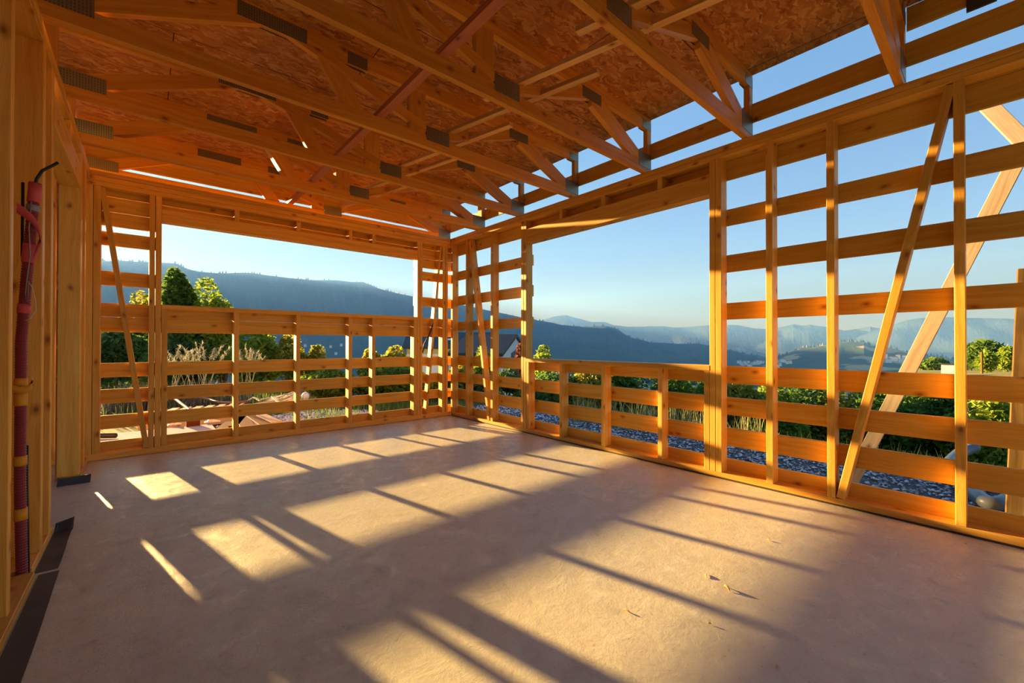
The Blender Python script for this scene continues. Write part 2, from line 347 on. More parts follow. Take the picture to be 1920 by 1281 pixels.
bx('sheathing_board', (LX0 - .016, -9, .01), (LX0 - .001, -2.15, 2.97), OSB, wl, axis=1, ch=.001)
bx('sheathing_board', (LX0 - .016, -.70, .01), (LX0 - .001, -.43, 2.97), OSB, wl, axis=2, ch=.001)

# ------------------------------------------------------------------ roof sheathing (ceiling) and outer eave boards
ce = bx('ceiling', (XL, -8.5, 3.561), (.122, .275, 3.583), OSB, axis=1, ch=.001); tag(ce, 'underside of the orange brown strand board roof sheathing', 'ceiling', kind='structure')
ev = empty('trim_2', (.12, 0, 3.1)); tag(ev, 'dark eave boards nailed outside the truss ends above the right wall', 'eave boards', kind='structure')
bx('eave_board', (.1165, YE, 3.146), (.138, .25, 3.31), WB, ev)
bx('eave_board', (.1165, YE, 3.395), (.138, -5.645, 3.558), WB, ev)
gv = empty('trim_3', (-2, .25, 3.1)); tag(gv, 'gable boards nailed outside the last truss above the back wall', 'gable boards', kind='structure')
bx('gable_board', (XL, .2485, 3.138), (.14, .2705, 3.312), WB, gv)

# ------------------------------------------------------------------ trusses
def make_truss(name='roof_truss', loc=(0, 0, 0)):
    t = empty(name, loc); y0, y1 = 0., .047
    def pr(nm, poly, along, a=y0, b=y1, mat=WT):
        m = MB(); m.prism(poly, a, b, along)
        o = m.build(nm, mat, None); o.parent = t
        return o
    def rect(x0, z0, x1, z1): return [(x0, z0), (x1, z0), (x1, z1), (x0, z1)]
    pr('bottom_chord', rect(-4.44, 2.9815, .115, 3.09), (1, 0))
    pr('top_chord', rect(-4.44, 3.446, .115, 3.5595), (1, 0))
    pr('end_post', rect(.045, 3.0905, .115, 3.4455), (0, 1)); pr('end_post', rect(-4.44, 3.0905, -4.37, 3.4455), (0, 1))
    pr('web', [(-4.368, 3.091), (-4.13, 3.091), (-3.28, 3.445), (-3.54, 3.445), (-4.368, 3.12)], (.85, .355))
    pr('web', [(-3.12, 3.445), (-2.81, 3.445), (-1.99, 3.19), (-1.99, 3.108)], (-1, .3), .001, .046)
    pr('web', [(-2.95, 3.445), (-2.78, 3.445), (-2.55, 3.091), (-2.72, 3.091)], (.23, -.355), .003, .044)
    pr('web', [(-2.155, 3.091), (-1.996, 3.091), (-1.996, 3.445), (-2.155, 3.445)], (0, 1), .002, .045)
    pr('web', [(-1.80, 3.091), (-1.80, 3.165), (-1.05, 3.445), (-.871, 3.445), (-.871, 3.405)], (.93, .36), .001, .046)
    pr('web', [(-.869, 3.445), (-.69, 3.445), (.043, 3.105), (.043, 3.091), (-.25, 3.091), (-.869, 3.35)], (.9, -.42))
    for x0, z0, x1, z1 in ((-1.985, 3.045, -1.745, 3.172), (-3.43, 3.437, -2.99, 3.54), (-1.0, 3.385, -.735, 3.485), (-4.44, 3.055, -4.12, 3.168), (-.118, 3.03, .113, 3.182), (-.045, 3.435, .113, 3.52), (-2.69, 3.43, -2.53, 3.53)):
        m = MB(); m.box((x0, -.0022, z0), (x1, -.0002, z1), 0, .0004); o = m.build('nail_plate', NP, None); o.parent = t
        m = MB(); m.box((x0, .0472, z0), (x1, .0492, z1), 0, .0004); o = m.build('nail_plate', NP, None); o.parent = t
    return t
def dup(root, loc):
    r = root.copy(); col.objects.link(r); r.location = loc
    for ch in kids(root):
        c = ch.copy(); col.objects.link(c); c.parent = r
    return r
TL = [(.2, 'roof truss just outside the back wall, behind the thin strip of sky'),
      (-.702 - .047, 'roof truss nearest inside the back wall, rear ply of the doubled pair'),
      (-.798, 'roof truss nearest inside the back wall, front ply of the doubled pair'),
      (-1.70, 'roof truss landing above the post left of the right window opening'),
      (-2.684, 'roof truss landing over the far third of the right window opening'),
      (-3.67, 'roof truss landing over the near third of the right window opening'),
      (-4.654, 'roof truss landing just past the near end of the right window opening'),
      (-5.64, 'roof truss nearest the viewer, seen only as a chord end at upper right'),
      (-6.62, 'roof truss above and behind the viewer')]
base = make_truss()
for i, (y, lab) in enumerate(TL[:-1]):
    t = base if i == 0 else dup(base, (0, y, 0))
    t.location = (0, y, 0); tag(t, lab, 'roof truss', 'parallel chord roof trusses under the sheathing')
# laths lying on the bottom chords
lr = bx('bracing_lath', (-2.455, -5.9, 3.0905), (-2.388, .28, 3.135), WR, ch=.002)
tag(lr, 'long reddish bracing lath running lengthwise over all the truss bottom chords', 'bracing lath')
LN = {-.798: 'short pale lath slanting forward from the doubled truss by the back wall', -1.70: 'short pale lath slanting forward from the truss left of the right window opening',
      -2.684: 'short pale lath slanting forward from the truss over the far third of the right window', -3.67: 'short pale lath slanting forward from the truss over the near third of the right window',
      -4.654: 'short pale lath slanting forward from the truss past the near end of the right window', .2: 'short pale lath slanting forward from the outermost truss over the back wall'}
for y, lab in LN.items():
    y0 = y + .36; y1 = y - 1.45
    o = br('bracing_lath', (-1.805, y0, 3.207), (-1.38, y1, 3.207), .058, .034, (0, 0, 1), WL, ch=.002)
    tag(o, lab, 'bracing lath', 'short pale laths between the trusses')

# ------------------------------------------------------------------ damp course membrane strips
m = MB()
def sheet(m, pts_a, pts_b, th=.002):
    b = len(m.v); n = len(pts_a)
    for p, q in zip(pts_a, pts_b): m.v += [tuple(p), tuple(q), (p[0], p[1], p[2] + th), (q[0], q[1], q[2] + th)]
    for i in range(n - 1):
        a = b + 4 * i; c = a + 4
        for f in ([a + 2, a + 3, c + 3, c + 2], [a, c, c + 1, a + 1], [a, a + 2, c + 2, c], [a + 1, c + 1, c + 3, a + 3]): m.face(f, [(0, 0)] * 4)
    m.face([b, b + 1, b + 3, b + 2], [(0, 0)] * 4); e = b + 4 * (n - 1); m.face([e, e + 2, e + 3, e + 1], [(0, 0)] * 4)
ys = [-8.6 + i * .2 for i in range(30)]; ys = [y for y in ys if y < -2.8] + [-2.80]
sheet(m, [(-4.302, y, .0008 + .0015 * abs(math.sin(y * 5))) for y in ys], [(-4.222 + .006 * math.sin(y * 3), y, .001 + .003 * abs(math.sin(y * 7 + 1))) for y in ys])
o = m.build('membrane_strip', DPC); tag(o, 'long black damp proof membrane strip along the foot of the left wall', 'membrane')
m = MB(); ys = [-2.76 + i * .04 for i in range(18)]
sheet(m, [(-4.322, y, .0008) for y in ys], [(-4.238 + .004 * math.sin(y * 9), y, .001 + .008 * max(0, math.sin(y * 14))) for y in ys])
o = m.build('membrane_strip', DPC); tag(o, 'short crumpled black membrane strip beside the doorway', 'membrane')
def flap(nm, x0, x1, y, h0, h1, lab):
    m = MB(); a = []; c = []
    for i in range(7):
        k = i / 6; x = x0 + (x1 - x0) * k; h = h0 + (h1 - h0) * k
        a.append((x, y + .006 * math.sin(i), .001)); c.append((x + .004, y + .03, h))
    b = len(m.v)
    for p, q in zip(a, c): m.v += [p, q, (p[0], p[1] + .003, p[2]), (q[0], q[1] + .003, q[2])]
    for i in range(6):
        s0 = b + 4 * i; s1 = s0 + 4
        for f in ([s0, s1, s1 + 1, s0 + 1], [s0 + 2, s0 + 3, s1 + 3, s1 + 2], [s0 + 1, s1 + 1, s1 + 3, s0 + 3]): m.face(f, [(0, 0)] * 4)
    o = m.build(nm, DPC); tag(o, lab, 'membrane')
flap('membrane_flap', -4.445, -4.245, -.90, .058, .066, 'upturned black membrane flap in front of the far doorway post')
flap('membrane_flap', -4.322, -4.238, -2.13, .050, .072, 'upturned black membrane flap at the near side of the doorway')

# ------------------------------------------------------------------ red conduit bundle in the left wall
REDP = flat('dark_red_conduit', (.24, .035, .045), .45)
PINK = flat('pink_tape', (.62, .10, .11), .5); YEL = flat('yellow_tape', (.72, .34, .02), .5); BLK = flat('black_cable_rubber', (.012, .012, .014), .45)
GRYW = flat('grey_wire', (.30, .30, .32), .5); WHW = flat('white_wire', (.6, .55, .5), .5)
cd = empty('cable_conduit', (-4.3492, -2.83, -0.0139)); tag(cd, 'dark red corrugated conduit with pink and yellow tape standing between the left wall studs', 'conduit')
def conx(z):
    pts = [(-0.0667, -4.3555), (0.06, -4.3545), (0.5139, -4.3629), (1.2106, -4.3629), (1.6222, -4.3418), (2.0234, -4.3196), (2.2556, -4.3122)]
    for (a, xa), (b, xb) in zip(pts, pts[1:]):
        if a <= z <= b: return xa + (xb - xa) * (z - a) / (b - a)
    return pts[-1][1]
CX = .0
n = 300; pts = []; rad = []
for i in range(n + 1):
    z = .002 + 2.02 * i / n; pts.append((conx(z) + CX, -2.83, z)); rad.append(.0195 if i % 2 else .0225)
m = MB(); m.tube(pts, .02, 14, radii=rad); m.build('corrugated_tube', REDP, cd, smooth=False)
def band(z0, z1, mat, nm='tape_band', r=.0245, tilt=0):
    m = MB(); m.tube([(conx(z0) + CX, -2.83 - tilt, z0), (conx((z0 + z1) / 2) + CX, -2.83, (z0 + z1) / 2), (conx(z1) + CX, -2.83 + tilt, z1)], r, 16); return m.build(nm, mat, cd, smooth=True)
for z0, z1, mt in ((1.9231, 2.0181, PINK), (1.6117, 1.7067, PINK), (1.3531, 1.4006, PINK), (0.9889, 1.0258, YEL), (0.8886, 0.9519, YEL), (0.5878, 0.6353, YEL), (0.3133, 0.3714, YEL)): band(z0, z1, mt)
z0 = 1.8756; band(z0, z0 + .03, GRYW, r=.0255)
m = MB()
for k in range(10):
    pass
def ribbon(pts, w, mat, nm):
    m = MB(); b = 0
    for i, p in enumerate(pts):
        p = Vector(p); m.v += [(p.x, p.y - .0, p.z + w / 2), (p.x, p.y, p.z - w / 2), (p.x + .002, p.y + .003, p.z + w / 2), (p.x + .002, p.y + .003, p.z - w / 2)]
    for i in range(len(pts) - 1):
        a = 4 * i; c = a + 4
        for f in ([a, a + 1, c + 1, c], [a + 2, c + 2, c + 3, a + 3], [a, c, c + 2, a + 2], [a + 1, a + 3, c + 3, c + 1]): m.face(f, [(0, 0)] * 4)
    return m.build(nm, mat, cd, smooth=True)
ribbon([(-4.3777, -2.86, 1.8756), (-4.3492, -2.865, 1.8545), (-4.3228, -2.865, 1.8228), (-4.3038, -2.862, 1.7859), (-4.2964, -2.858, 1.7278), (-4.307, -2.857, 1.6856), (-4.3207, -2.857, 1.6222)], .05, PINK, 'loose_tape')
ribbon([(-4.3882, -2.86, 0.9783), (-4.3629, -2.864, 0.9678), (-4.3355, -2.864, 0.973), (-4.3186, -2.86, 0.9994), (-4.3249, -2.858, 1.0205)], .035, YEL, 'loose_tape')
m = MB(); m.tube([(-4.3281, -2.83, 1.96), (-4.3154, -2.83, 2.0445), (-4.2964, -2.83, 2.092), (-4.2647, -2.83, 2.1237), (-4.2405, -2.83, 2.15)], .007, 8); m.build('cable_tail', BLK, cd, smooth=True)
m = MB(); m.tube([(-4.3671, -2.795, 1.6434), (-4.3671, -2.795, 2.0234)], .006, 8); m.build('thin_black_tube', BLK, cd, smooth=True)
m = MB(); m.tube([(-4.3291, -2.86, 1.9178), (-4.3355, -2.863, 1.7806), (-4.3312, -2.862, 1.6434), (-4.3418, -2.861, 1.5167), (-4.346, -2.859, 1.4533), (-4.3397, -2.861, 1.4111), (-4.3355, -2.863, 1.5167)], .0022, 6); m.build('grey_wire', GRYW, cd, smooth=True)
m = MB(); m.tube([(-4.3418, -2.86, 1.5167), (-4.3228, -2.863, 1.485), (-4.3122, -2.865, 1.4217), (-4.3101, -2.864, 1.3689), (-4.3281, -2.862, 1.3267), (-4.3439, -2.86, 1.3161)], .002, 6); m.build('white_wire', WHW, cd, smooth=True)
m = MB(); m.tube([(conx(z) + CX + .018, -2.80, z) for z in (.003, .3, .5, .68)], .006, 8); m.build('thin_black_tube', BLK, cd, smooth=True)

# loose cables
m = MB(); m.tube([(-.262, .03, 1.76), (-.318, .02, 1.56), (-.40, .015, 1.36), (-.49, .02, 1.20), (-.515, .03, 1.06)], .011, 8)
o = m.build('loose_cable', BLK, smooth=True); tag(o, 'thick black cable hanging across the brace in the back corner', 'cable')
m = MB(); m.tube([(.105, -6.27, 2.28), (.10, -6.285, 2.30), (.07, -6.30, 2.24), (.05, -6.36, 2.08), (.05, -6.42, 1.9)], .012, 8)
o = m.build('loose_cable', BLK, smooth=True); tag(o, 'black cable looped over a slat of the right wall, near the picture edge', 'cable')
m = MB(); m.box((.1, -6.06, 3.345), (.115, -5.93, 3.46), 1, .002); o = m.build('membrane_offcut', DPC); tag(o, 'black membrane offcut hanging between the eave boards at upper right', 'membrane')

# wood chips on the floor
chips = [(1363, 1105, 'pale curled wood chip lying on the floor in the sunlit patch, the largest of them'), (1324, 1080, 'thin wood splinter behind the large curled chip'), (1330, 1171, 'tiny crumb of wood nearer the viewer than the large curled chip'),
         (1457, 1252, 'small orange wood flake close to the lower picture edge'), (1175, 1147, 'thin pale splinter left of the sunlit chips'), (1441, 1014, 'small pale chip far out on the sunlit floor'), (1811, 1021, 'tiny chip in shade near the right wall plate')]
CAMP = Vector((-3.88997, -6.05792, 1.2)); FPX = 791.85; YAW, PITCH, ROLL = .714742267, .00642689, .00115681
def cam_axes():
    cy, sy, cp, sp = math.cos(YAW), math.sin(YAW), math.cos(PITCH), math.sin(PITCH)
    f = Vector((sy * cp, cy * cp, sp)); r = Vector((cy, -sy, 0)); u = r.cross(f)
    cr, sr = math.cos(ROLL), math.sin(ROLL)
    return r * cr + u * sr, u * cr - r * sr, f
CR_, CU_, CF_ = cam_axes()
def ray(px, py): return CF_ + CR_ * ((px - 960) / FPX) - CU_ * ((py - 640.5) / FPX)
def on_z(px, py, z):
    d = ray(px, py); return CAMP + d * ((z - CAMP.z) / d.z)
def at_depth(px, py, dist):
    d = ray(px, py); return CAMP + d * dist
chipm = flat('wood_chip', (.62, .36, .14), .7)
for i, (px, py, lab) in enumerate(chips):
    p = on_z(px, py, 0); m = MB(); s = [.022, .02, .008, .010, .020, .012, .008][i]; a0 = random.random() * 3
    pts = []
    for k in range(6):
        t = k / 5 - .5; pts.append((p.x + math.cos(a0) * t * 2 * s, p.y + math.sin(a0) * t * 2 * s, .0035 + (s * .5 if i == 0 else .003) * (1 - 4 * t * t)))
    rad = [.001, .0028, .0035, .0035, .0028, .001] if i != 0 else [.002, .005, .006, .006, .005, .002]
    m.tube(pts, .003, 6, radii=rad); o = m.build('wood_chip', chipm); tag(o, lab, 'wood chip', 'wood chips scattered on the floor')

# ------------------------------------------------------------------ outside, right : gravel strip, braces, post, duct
def blob_noise(x, y, s=1.0):
    return (math.sin(x * 1.7 * s + 1.3) * math.cos(y * 1.3 * s - .7) + .5 * math.sin(x * 4.1 * s - y * 3.3 * s) + .25 * math.sin(x * 9.3 * s + y * 7.7 * s)) / 1.75
def stonemat():
    m, nt, b, out = newmat('grey_gravel'); L = nt.links.new
    g = N(nt, 'ShaderNodeNewGeometry'); r = ramp(nt, [(0, (.17, .21, .27)), (.45, (.40, .45, .53)), (.8, (.70, .74, .80)), (1, (.85, .86, .86))])
    L(g.outputs['Random Per Island'], r.inputs[0]); L(r.outputs[0], b.inputs['Base Color']); b.inputs['Roughness'].default_value = .75
    return m
STONE = stonemat(); SAND, _, _ = ground_mat('gravel_bed_soil', [(.3, (.05, .055, .06)), (.6, (.13, .13, .13)), (.8, (.2, .19, .17))], 30)
def gz(x, y):      # gravel bed level
    return -.27 + .02 * blob_noise(x, y, 1.5)
def in_bed(x, y):
    if x > .16 and y < 1.6: return x < 3.2 + .25 * math.sin(y * 1.1) + .12 * math.sin(y * 3.7)
    return False
def gravel():
    m = MB(); rnd = random.Random(3)
    nx, ny = 14, 44; x0, x1, y0, y1 = .13, 3.4, -9., 2.2
    idx = {}
    for i in range(nx + 1):
        for j in range(ny + 1):
            x = x0 + (x1 - x0) * i / nx; y = y0 + (y1 - y0) * j / ny
            idx[i, j] = len(m.v); m.v.append((x, y, gz(x, y) - .01 - (.25 if i == nx else 0)))
    for i in range(nx):
        for j in range(ny): m.face([idx[i, j], idx[i + 1, j], idx[i + 1, j + 1], idx[i, j + 1]], [(0, 0)] * 4)
    nb = len(m.f)
    for k in range(13500):
        if k % 3: x = .15 + rnd.random() ** 1.2 * 3.1
        else: x = .2 + rnd.random() * 3.15
        y = -7.2 + rnd.random() * 9.3
        edge = x > 2.75 and rnd.random() < .6
        s = (.010 + .017 * rnd.random() ** 1.5) * (1.5 if edge else 1)
        z = gz(x, y) + s * .25 + (.05 * rnd.random() if x > 2.85 else 0)
        a = rnd.random() * 6.28; b = len(m.v); sx, sy, sz = s * (.8 + .6 * rnd.random()), s * (.6 + .5 * rnd.random()), s * (.4 + .4 * rnd.random())
        for q in ((1, 0, 0), (0, 1, 0), (-1, 0, 0), (0, -1, 0), (.1, .1, 1), (0, 0, -1)):
            ux, uy = q[0] * sx, q[1] * sy
            m.v.append((x + ux * math.cos(a) - uy * math.sin(a), y + ux * math.sin(a) + uy * math.cos(a), z + q[2] * sz))
        for f in ((0, 1, 4), (1, 2, 4), (2, 3, 4), (3, 0, 4), (1, 0, 5), (2, 1, 5), (3, 2, 5), (0, 3, 5)): m.face([b + i for i in f], [(0, 0)] * 3)
    o = m.build('gravel', [STONE, SAND], origin=(0, 0, -.3)); 
    for i in range(nb): o.data.polygons[i].material_index = 1
    tag(o, 'bed of blue grey crushed gravel outside the right wall', 'gravel', kind='stuff')
gravel()
br_ = empty('scaffold_brace', (1.6, -5.07, -.27)); tag(br_, 'pale sunlit plank leaning diagonally outside the right wall down to the gravel', 'plank')
m = MB(); m.bar((1.62, -5.03, -.28), (1.62, -6.16, 2.74), .115, .045, (1, 0, 0)); m.build('leaning_plank', WP, br_)
m = MB(); m.bar((1.67, -5.90, 3.50), (1.67, -6.38, 2.56), .11, .045, (1, 0, 0)); o = m.build('sloping_plank', WP); tag(o, 'upper pale sunlit plank sloping down to the right, above the leaning plank', 'plank')
m = MB(); m.bar((1.58, -6.16, -.28), (1.58, -6.235, 1.82), .16, .15, (0, 1, 0), .006); m.build('wooden_post', WO)
tag(D.objects['wooden_post'], 'weathered brown timber post outside the right wall at the picture edge', 'post')
DUCT = flat('grey_plastic_duct', (.13, .155, .18), .4)
m = MB()
dp = [(1828, 838, -.10), (1800, 850, -.16), (1778, 872, -.2), (1782, 890, -.2), (1812, 908, -.2), (1835, 932, -.2), (1862, 945, -.2), (1895, 935, -.2), (1935, 900, -.2)]
P_ = [on_z(a, b, z) for a, b, z in dp]
def smooth_pts(P, n=5):
    out = []
    for i in range(len(P) - 1):
        p0 = P[max(i - 1, 0)]; p1 = P[i]; p2 = P[i + 1]; p3 = P[min(i + 2, len(P) - 1)]
        for k in range(n):
            t = k / n; out.append(.5 * ((2 * p1) + (p2 - p0) * t + (2 * p0 - 5 * p1 + 4 * p2 - p3) * t * t + (3 * p1 - p0 - 3 * p2 + p3) * t ** 3))
    out.append(P[-1]); return out
m.tube(smooth_pts(P_), .062, 18); o = m.build('drainage_duct', DUCT, smooth=True); tag(o, 'grey plastic drainage pipe curving over the gravel beside the brown post', 'pipe')

# ------------------------------------------------------------------ terrain
def terrain():
    """near ground: level behind the house, falling away to the right into the valley"""
    m = MB(); idx = {}
    xs = [-70, -50, -35, -22, -14, -10, -6, -3, 0, 1.5, 3, 4, 5, 6.5, 8, 10, 13, 17, 22, 30, 42, 60, 90, 130]
    ys = [-60, -40, -25, -15, -10, -7, -4, -2, -.3, .2, 1, 2, 3, 4, 5.5, 7, 9, 12, 16, 22, 30, 42, 60, 90, 130]
    for i, x in enumerate(xs):
        for j, y in enumerate(ys):
            idx[i, j] = len(m.v); m.v.append((x, y, gh(x, y)))
    for i in range(len(xs) - 1):
        for j in range(len(ys) - 1): m.face([idx[i, j], idx[i + 1, j], idx[i + 1, j + 1], idx[i, j + 1]], [(0, 0)] * 4)
    o = m.build('ground', MEADOW, smooth=True, origin=(0, 0, 0)); tag(o, 'green grassy ground falling away from the building', 'ground', kind='structure')
def gh(x, y):
    z = -.32
    dx = max(0, x - 3.3); dy = max(0, y - 9)
    z -= .30 * dx ** .98 if dx > 0 else 0
    z -= .10 * dy ** 1.05 if dy > 0 else 0
    if y < 1 and x < .1: z = -.5
    d = max(abs(x), abs(y))
    return max(z, -60)
terrain()
def dirpt(px, dist):
    a = YAW + math.atan((px - 960) / FPX); return CAMP.x + dist * math.sin(a), CAMP.y + dist * math.cos(a)
def elev(px, py):
    d = ray(px, py); return d.z / math.hypot(d.x, d.y)
def forest(name, c1, c2, field=None):
    m, nt, b, out = newmat(name); L = nt.links.new
    tc = N(nt, 'ShaderNodeTexCoord')
    v = N(nt, 'ShaderNodeTexVoronoi'); v.inputs['Scale'].default_value = .05; L(tc.outputs['Object'], v.inputs['Vector'])
    n1 = N(nt, 'ShaderNodeTexNoise'); n1.inputs['Scale'].default_value = .0035; n1.inputs['Detail'].default_value = 6; L(tc.outputs['Object'], n1.inputs['Vector'])
    ad = N(nt, 'ShaderNodeMath', operation='MULTIPLY_ADD', i_1=.35); L(v.outputs['Distance'], ad.inputs[0]); L(n1.outputs[0], ad.inputs[2])
    st = [(.35, c1), (.8, c2)]
    r = ramp(nt, st); L(ad.outputs[0], r.inputs[0])
    src = r.outputs[0]
    if field:
        n2 = N(nt, 'ShaderNodeTexNoise'); n2.inputs['Scale'].default_value = field[1]; n2.inputs['Detail'].default_value = 4; L(tc.outputs['Object'], n2.inputs['Vector'])
        r2 = ramp(nt, [(field[2], (0, 0, 0)), (field[2] + .03, (1, 1, 1))]); L(n2.outputs[0], r2.inputs[0])
        mx = N(nt, 'ShaderNodeMix', data_type='RGBA'); L(r2.outputs[0], mx.inputs[0]); L(src, mx.inputs[6]); mx.inputs[7].default_value = (*field[0], 1); src = mx.outputs[2]
    L(src, b.inputs['Base Color']); b.inputs['Roughness'].default_value = .95; b.inputs['Specular IOR Level'].default_value = .05
    return m
F1 = forest('forest_slope', (.018, .045, .018), (.05, .09, .03))
F2 = forest('far_forest_and_pasture', (.010, .018, .014), (.022, .032, .020), ((.05, .055, .03), .0007, .56))
def ridge(name, prof, dist, foot_y, near, mat, label, rough=1.0, seed=1, rows=14, trees=0):
    """prof: list of (px, py) crest silhouettes; dist: crest distance in metres"""
    rnd = random.Random(seed); m = MB(); cols = []
    px = prof[0][0]; step = 4
    def crest(p):
        for (a, ya), (b, yb) in zip(prof, prof[1:]):
            if a <= p <= b: return ya + (yb - ya) * (p - a) / (b - a)
        return prof[-1][1]
    P = []
    while px <= prof[-1][0] + .1: P.append(px); px += step
    for k, p in enumerate(P):
        h = elev(p, crest(p)) * dist + 1.2
        zf = elev(p, foot_y) * dist * near + 1.2
        x1, y1 = dirpt(p, dist); x0, y0 = dirpt(p, dist * near)
        c = []
        for r in range(-2, rows + 1):
            if r < 0:
                t = 1 + .12 * (-r); x = CAMP.x + (x1 - CAMP.x) * t; y = CAMP.y + (y1 - CAMP.y) * t; z = h - 120 * (-r)
            else:
                t = r / rows; s = t ** 1.1
                x = x1 + (x0 - x1) * t; y = y1 + (y0 - y1) * t; z = h + (zf - h) * (.5 - .5 * math.cos(math.pi * t)) 
                if 0 < r < rows: z += math.sin(t * 3.14159) * rough * dist * (.0045 * math.sin(k * .13 + r * .45 + seed) + .0022 * math.sin(k * .31 - r * .7) + .0006 * (rnd.random() - .5))
                elif r == 0: z += dist * (.0012 if dist < 3000 else .0004) * (rnd.random() - .5)
            c.append((x, y, z))
        cols.append(c)
    n = len(cols[0])
    for c in cols: m.v.extend(c)
    for k in range(len(cols) - 1):
        for r in range(n - 1): m.face([k * n + r, (k + 1) * n + r, (k + 1) * n + r + 1, k * n + r + 1], [(0, 0)] * 4)
    if trees:   # conifers breaking the crest line
        for k in range(trees):
            i = rnd.randrange(len(cols)); x, y, z = cols[i][2 + (0 if rnd.random() < .6 else 1)]; x += rnd.uniform(-8, 8); y += rnd.uniform(-8, 8)
            hh = rnd.uniform(8, 17); rr = hh * .32; b = len(m.v)
            for q in range(6): m.v.append((x + rr * math.cos(q * 1.047), y + rr * math.sin(q * 1.047), z - 6))
            m.v.append((x, y, z + hh - 4))
            for q in range(6): m.face([b + q, b + (q + 1) % 6, b + 6], [(0, 0)] * 3)
    o = m.build(name, mat, smooth=False, origin=(0, 0, 0)); tag(o, label, 'hill', kind='structure')
    return o
H1 = [(-60, 492), (100, 490), (190, 493), (303, 497), (330, 497), (350, 507), (370, 512), (400, 515), (480, 517), (540, 524), (600, 528), (660, 532), (680, 532), (710, 544), (775, 558), (840, 570), (900, 580), (960, 592), (1003, 601), (1050, 610), (1095, 614), (1135, 611), (1155, 616.5), (1182, 633), (1219, 642), (1264, 645), (1310, 644), (1330, 648), (1400, 664), (1480, 678), (1560, 690)]
ridge('hill', H1, 2300, 705, .45, F1, 'long dark forested ridge sloping down from left to centre', .8, 3, trees=420)
H2 = [(940, 606), (985, 606), (1015, 602), (1040, 595), (1062, 592), (1088, 598), (1109, 604), (1135, 604), (1151, 611), (1175, 613), (1206, 614.7), (1244, 612), (1259, 614), (1284, 614), (1328, 610), (1367, 611), (1415, 616.6), (1436, 618), (1460, 614.7), (1488, 608), (1505, 611), (1520, 609), (1546, 614.7), (1584, 621), (1612, 618), (1632, 614), (1648, 615.6), (1700, 616), (1800, 622)]
ridge('hill', H2, 8200, 664, .62, F2, 'pale blue mountain chain across the valley behind the dark ridge', 1.2, 5)
H3 = [(1590, 640), (1650, 616), (1678, 608), (1700, 600.6), (1730, 597), (1765, 596.6), (1819, 596), (1902, 598), (2000, 600), (2100, 610)]
ridge('hill', H3, 6800, 662, .7, F2, 'broad flat topped mountain on the right horizon', .9, 8)
H4 = [(1180, 640), (1230, 647), (1290, 652), (1340, 650), (1400, 655), (1440, 664), (1500, 672)]
ridge('hill', H4, 5200, 672, .75, F2, 'low foothill with pale pastures below the far mountain chain', 1.0, 12)
H5 = [(1400, 690), (1440, 680), (1460, 670), (1475, 662), (1499, 655), (1546, 648), (1574, 641), (1621, 641), (1633, 648), (1668, 653), (1692, 658), (1740, 668), (1800, 676), (1900, 684)]
F5 = forest('wooded_knoll', (.02, .05, .02), (.06, .10, .03), ((.42, .30, .13), .008, .54))
ridge('hill', H5, 1700, 700, .62, F5, 'wooded knoll with a tan field on its slope, left of the leaning plank', .35, 15, trees=160)
# valley floor
m = MB(); idx = {}
rr = [110, 160, 240, 400, 700, 1200, 2000, 3500, 6000, 9500]
az = [YAW + math.atan((-900 - 960) / FPX) + i * math.radians(8) for i in range(20)]
for i, a in enumerate(az):
    for j, r in enumerate(rr):
        z = [-18, -26, -36, -55, -80, -95, -105, -112, -118, -125][j]
        idx[i, j] = len(m.v); m.v.append((CAMP.x + r * math.sin(a), CAMP.y + r * math.cos(a), z))
for i in range(len(az) - 1):
    for j in range(len(rr) - 1): m.face([idx[i, j], idx[i, j + 1], idx[i + 1, j + 1], idx[i + 1, j]], [(0, 0)] * 4)
VAL = forest('valley_fields', (.04, .09, .025), (.10, .14, .04), ((.34, .30, .14), .006, .52))
o = m.build('valley_ground', VAL, smooth=True, origin=(0, 0, 0)); tag(o, 'patchwork of woods and fields on the valley floor', 'valley', kind='structure')

# ------------------------------------------------------------------ vegetation
def leaf_cloud(m, centre, rad, n, ls, rnd, flatten=1.0):
    n = int(n * 1.35)
    """n leaf quads scattered in a lumpy shell"""
    cx, cy, cz = centre
    lob = []
    for i in range(11):
        s = rnd.uniform(.30, .52); v = Vector((rnd.gauss(0, 1), rnd.gauss(0, 1), rnd.gauss(.15, .9))).normalized() * (1 - s) * rnd.uniform(.6, 1); lob.append((v.x, v.y, v.z, s))
    lob.append((0, 0, .5, .5)); lob.append((0, 0, -.2, .6))
    for k in range(n):
        l = lob[rnd.randrange(13)]
        while True:
            a, b, c = rnd.gauss(0, 1), rnd.gauss(0, 1), rnd.gauss(0, 1); q = math.sqrt(a * a + b * b + c * c)
            if q > .01: break
        s = l[3] * (.6 + .4 * rnd.random() ** .5) / q
        x = cx + rad[0] * (l[0] + a * s); y = cy + rad[1] * (l[1] + b * s); z = cz + rad[2] * (l[2] + c * s)
        u = Vector((rnd.gauss(0, 1), rnd.gauss(0, 1), rnd.gauss(0, .7))).normalized(); v = u.cross(Vector((rnd.gauss(0, 1), rnd.gauss(0, 1), rnd.gauss(0, 1)))).normalized()
        L = ls * rnd.uniform(.6, 1.3); w = L * .5; p = Vector((x, y, z)); b0 = len(m.v)
        m.v += [tuple(p - u * L), tuple(p + v * w), tuple(p + u * L), tuple(p - v * w)]
        m.face([b0, b0 + 1, b0 + 2, b0 + 3], [(0, 0)] * 4)
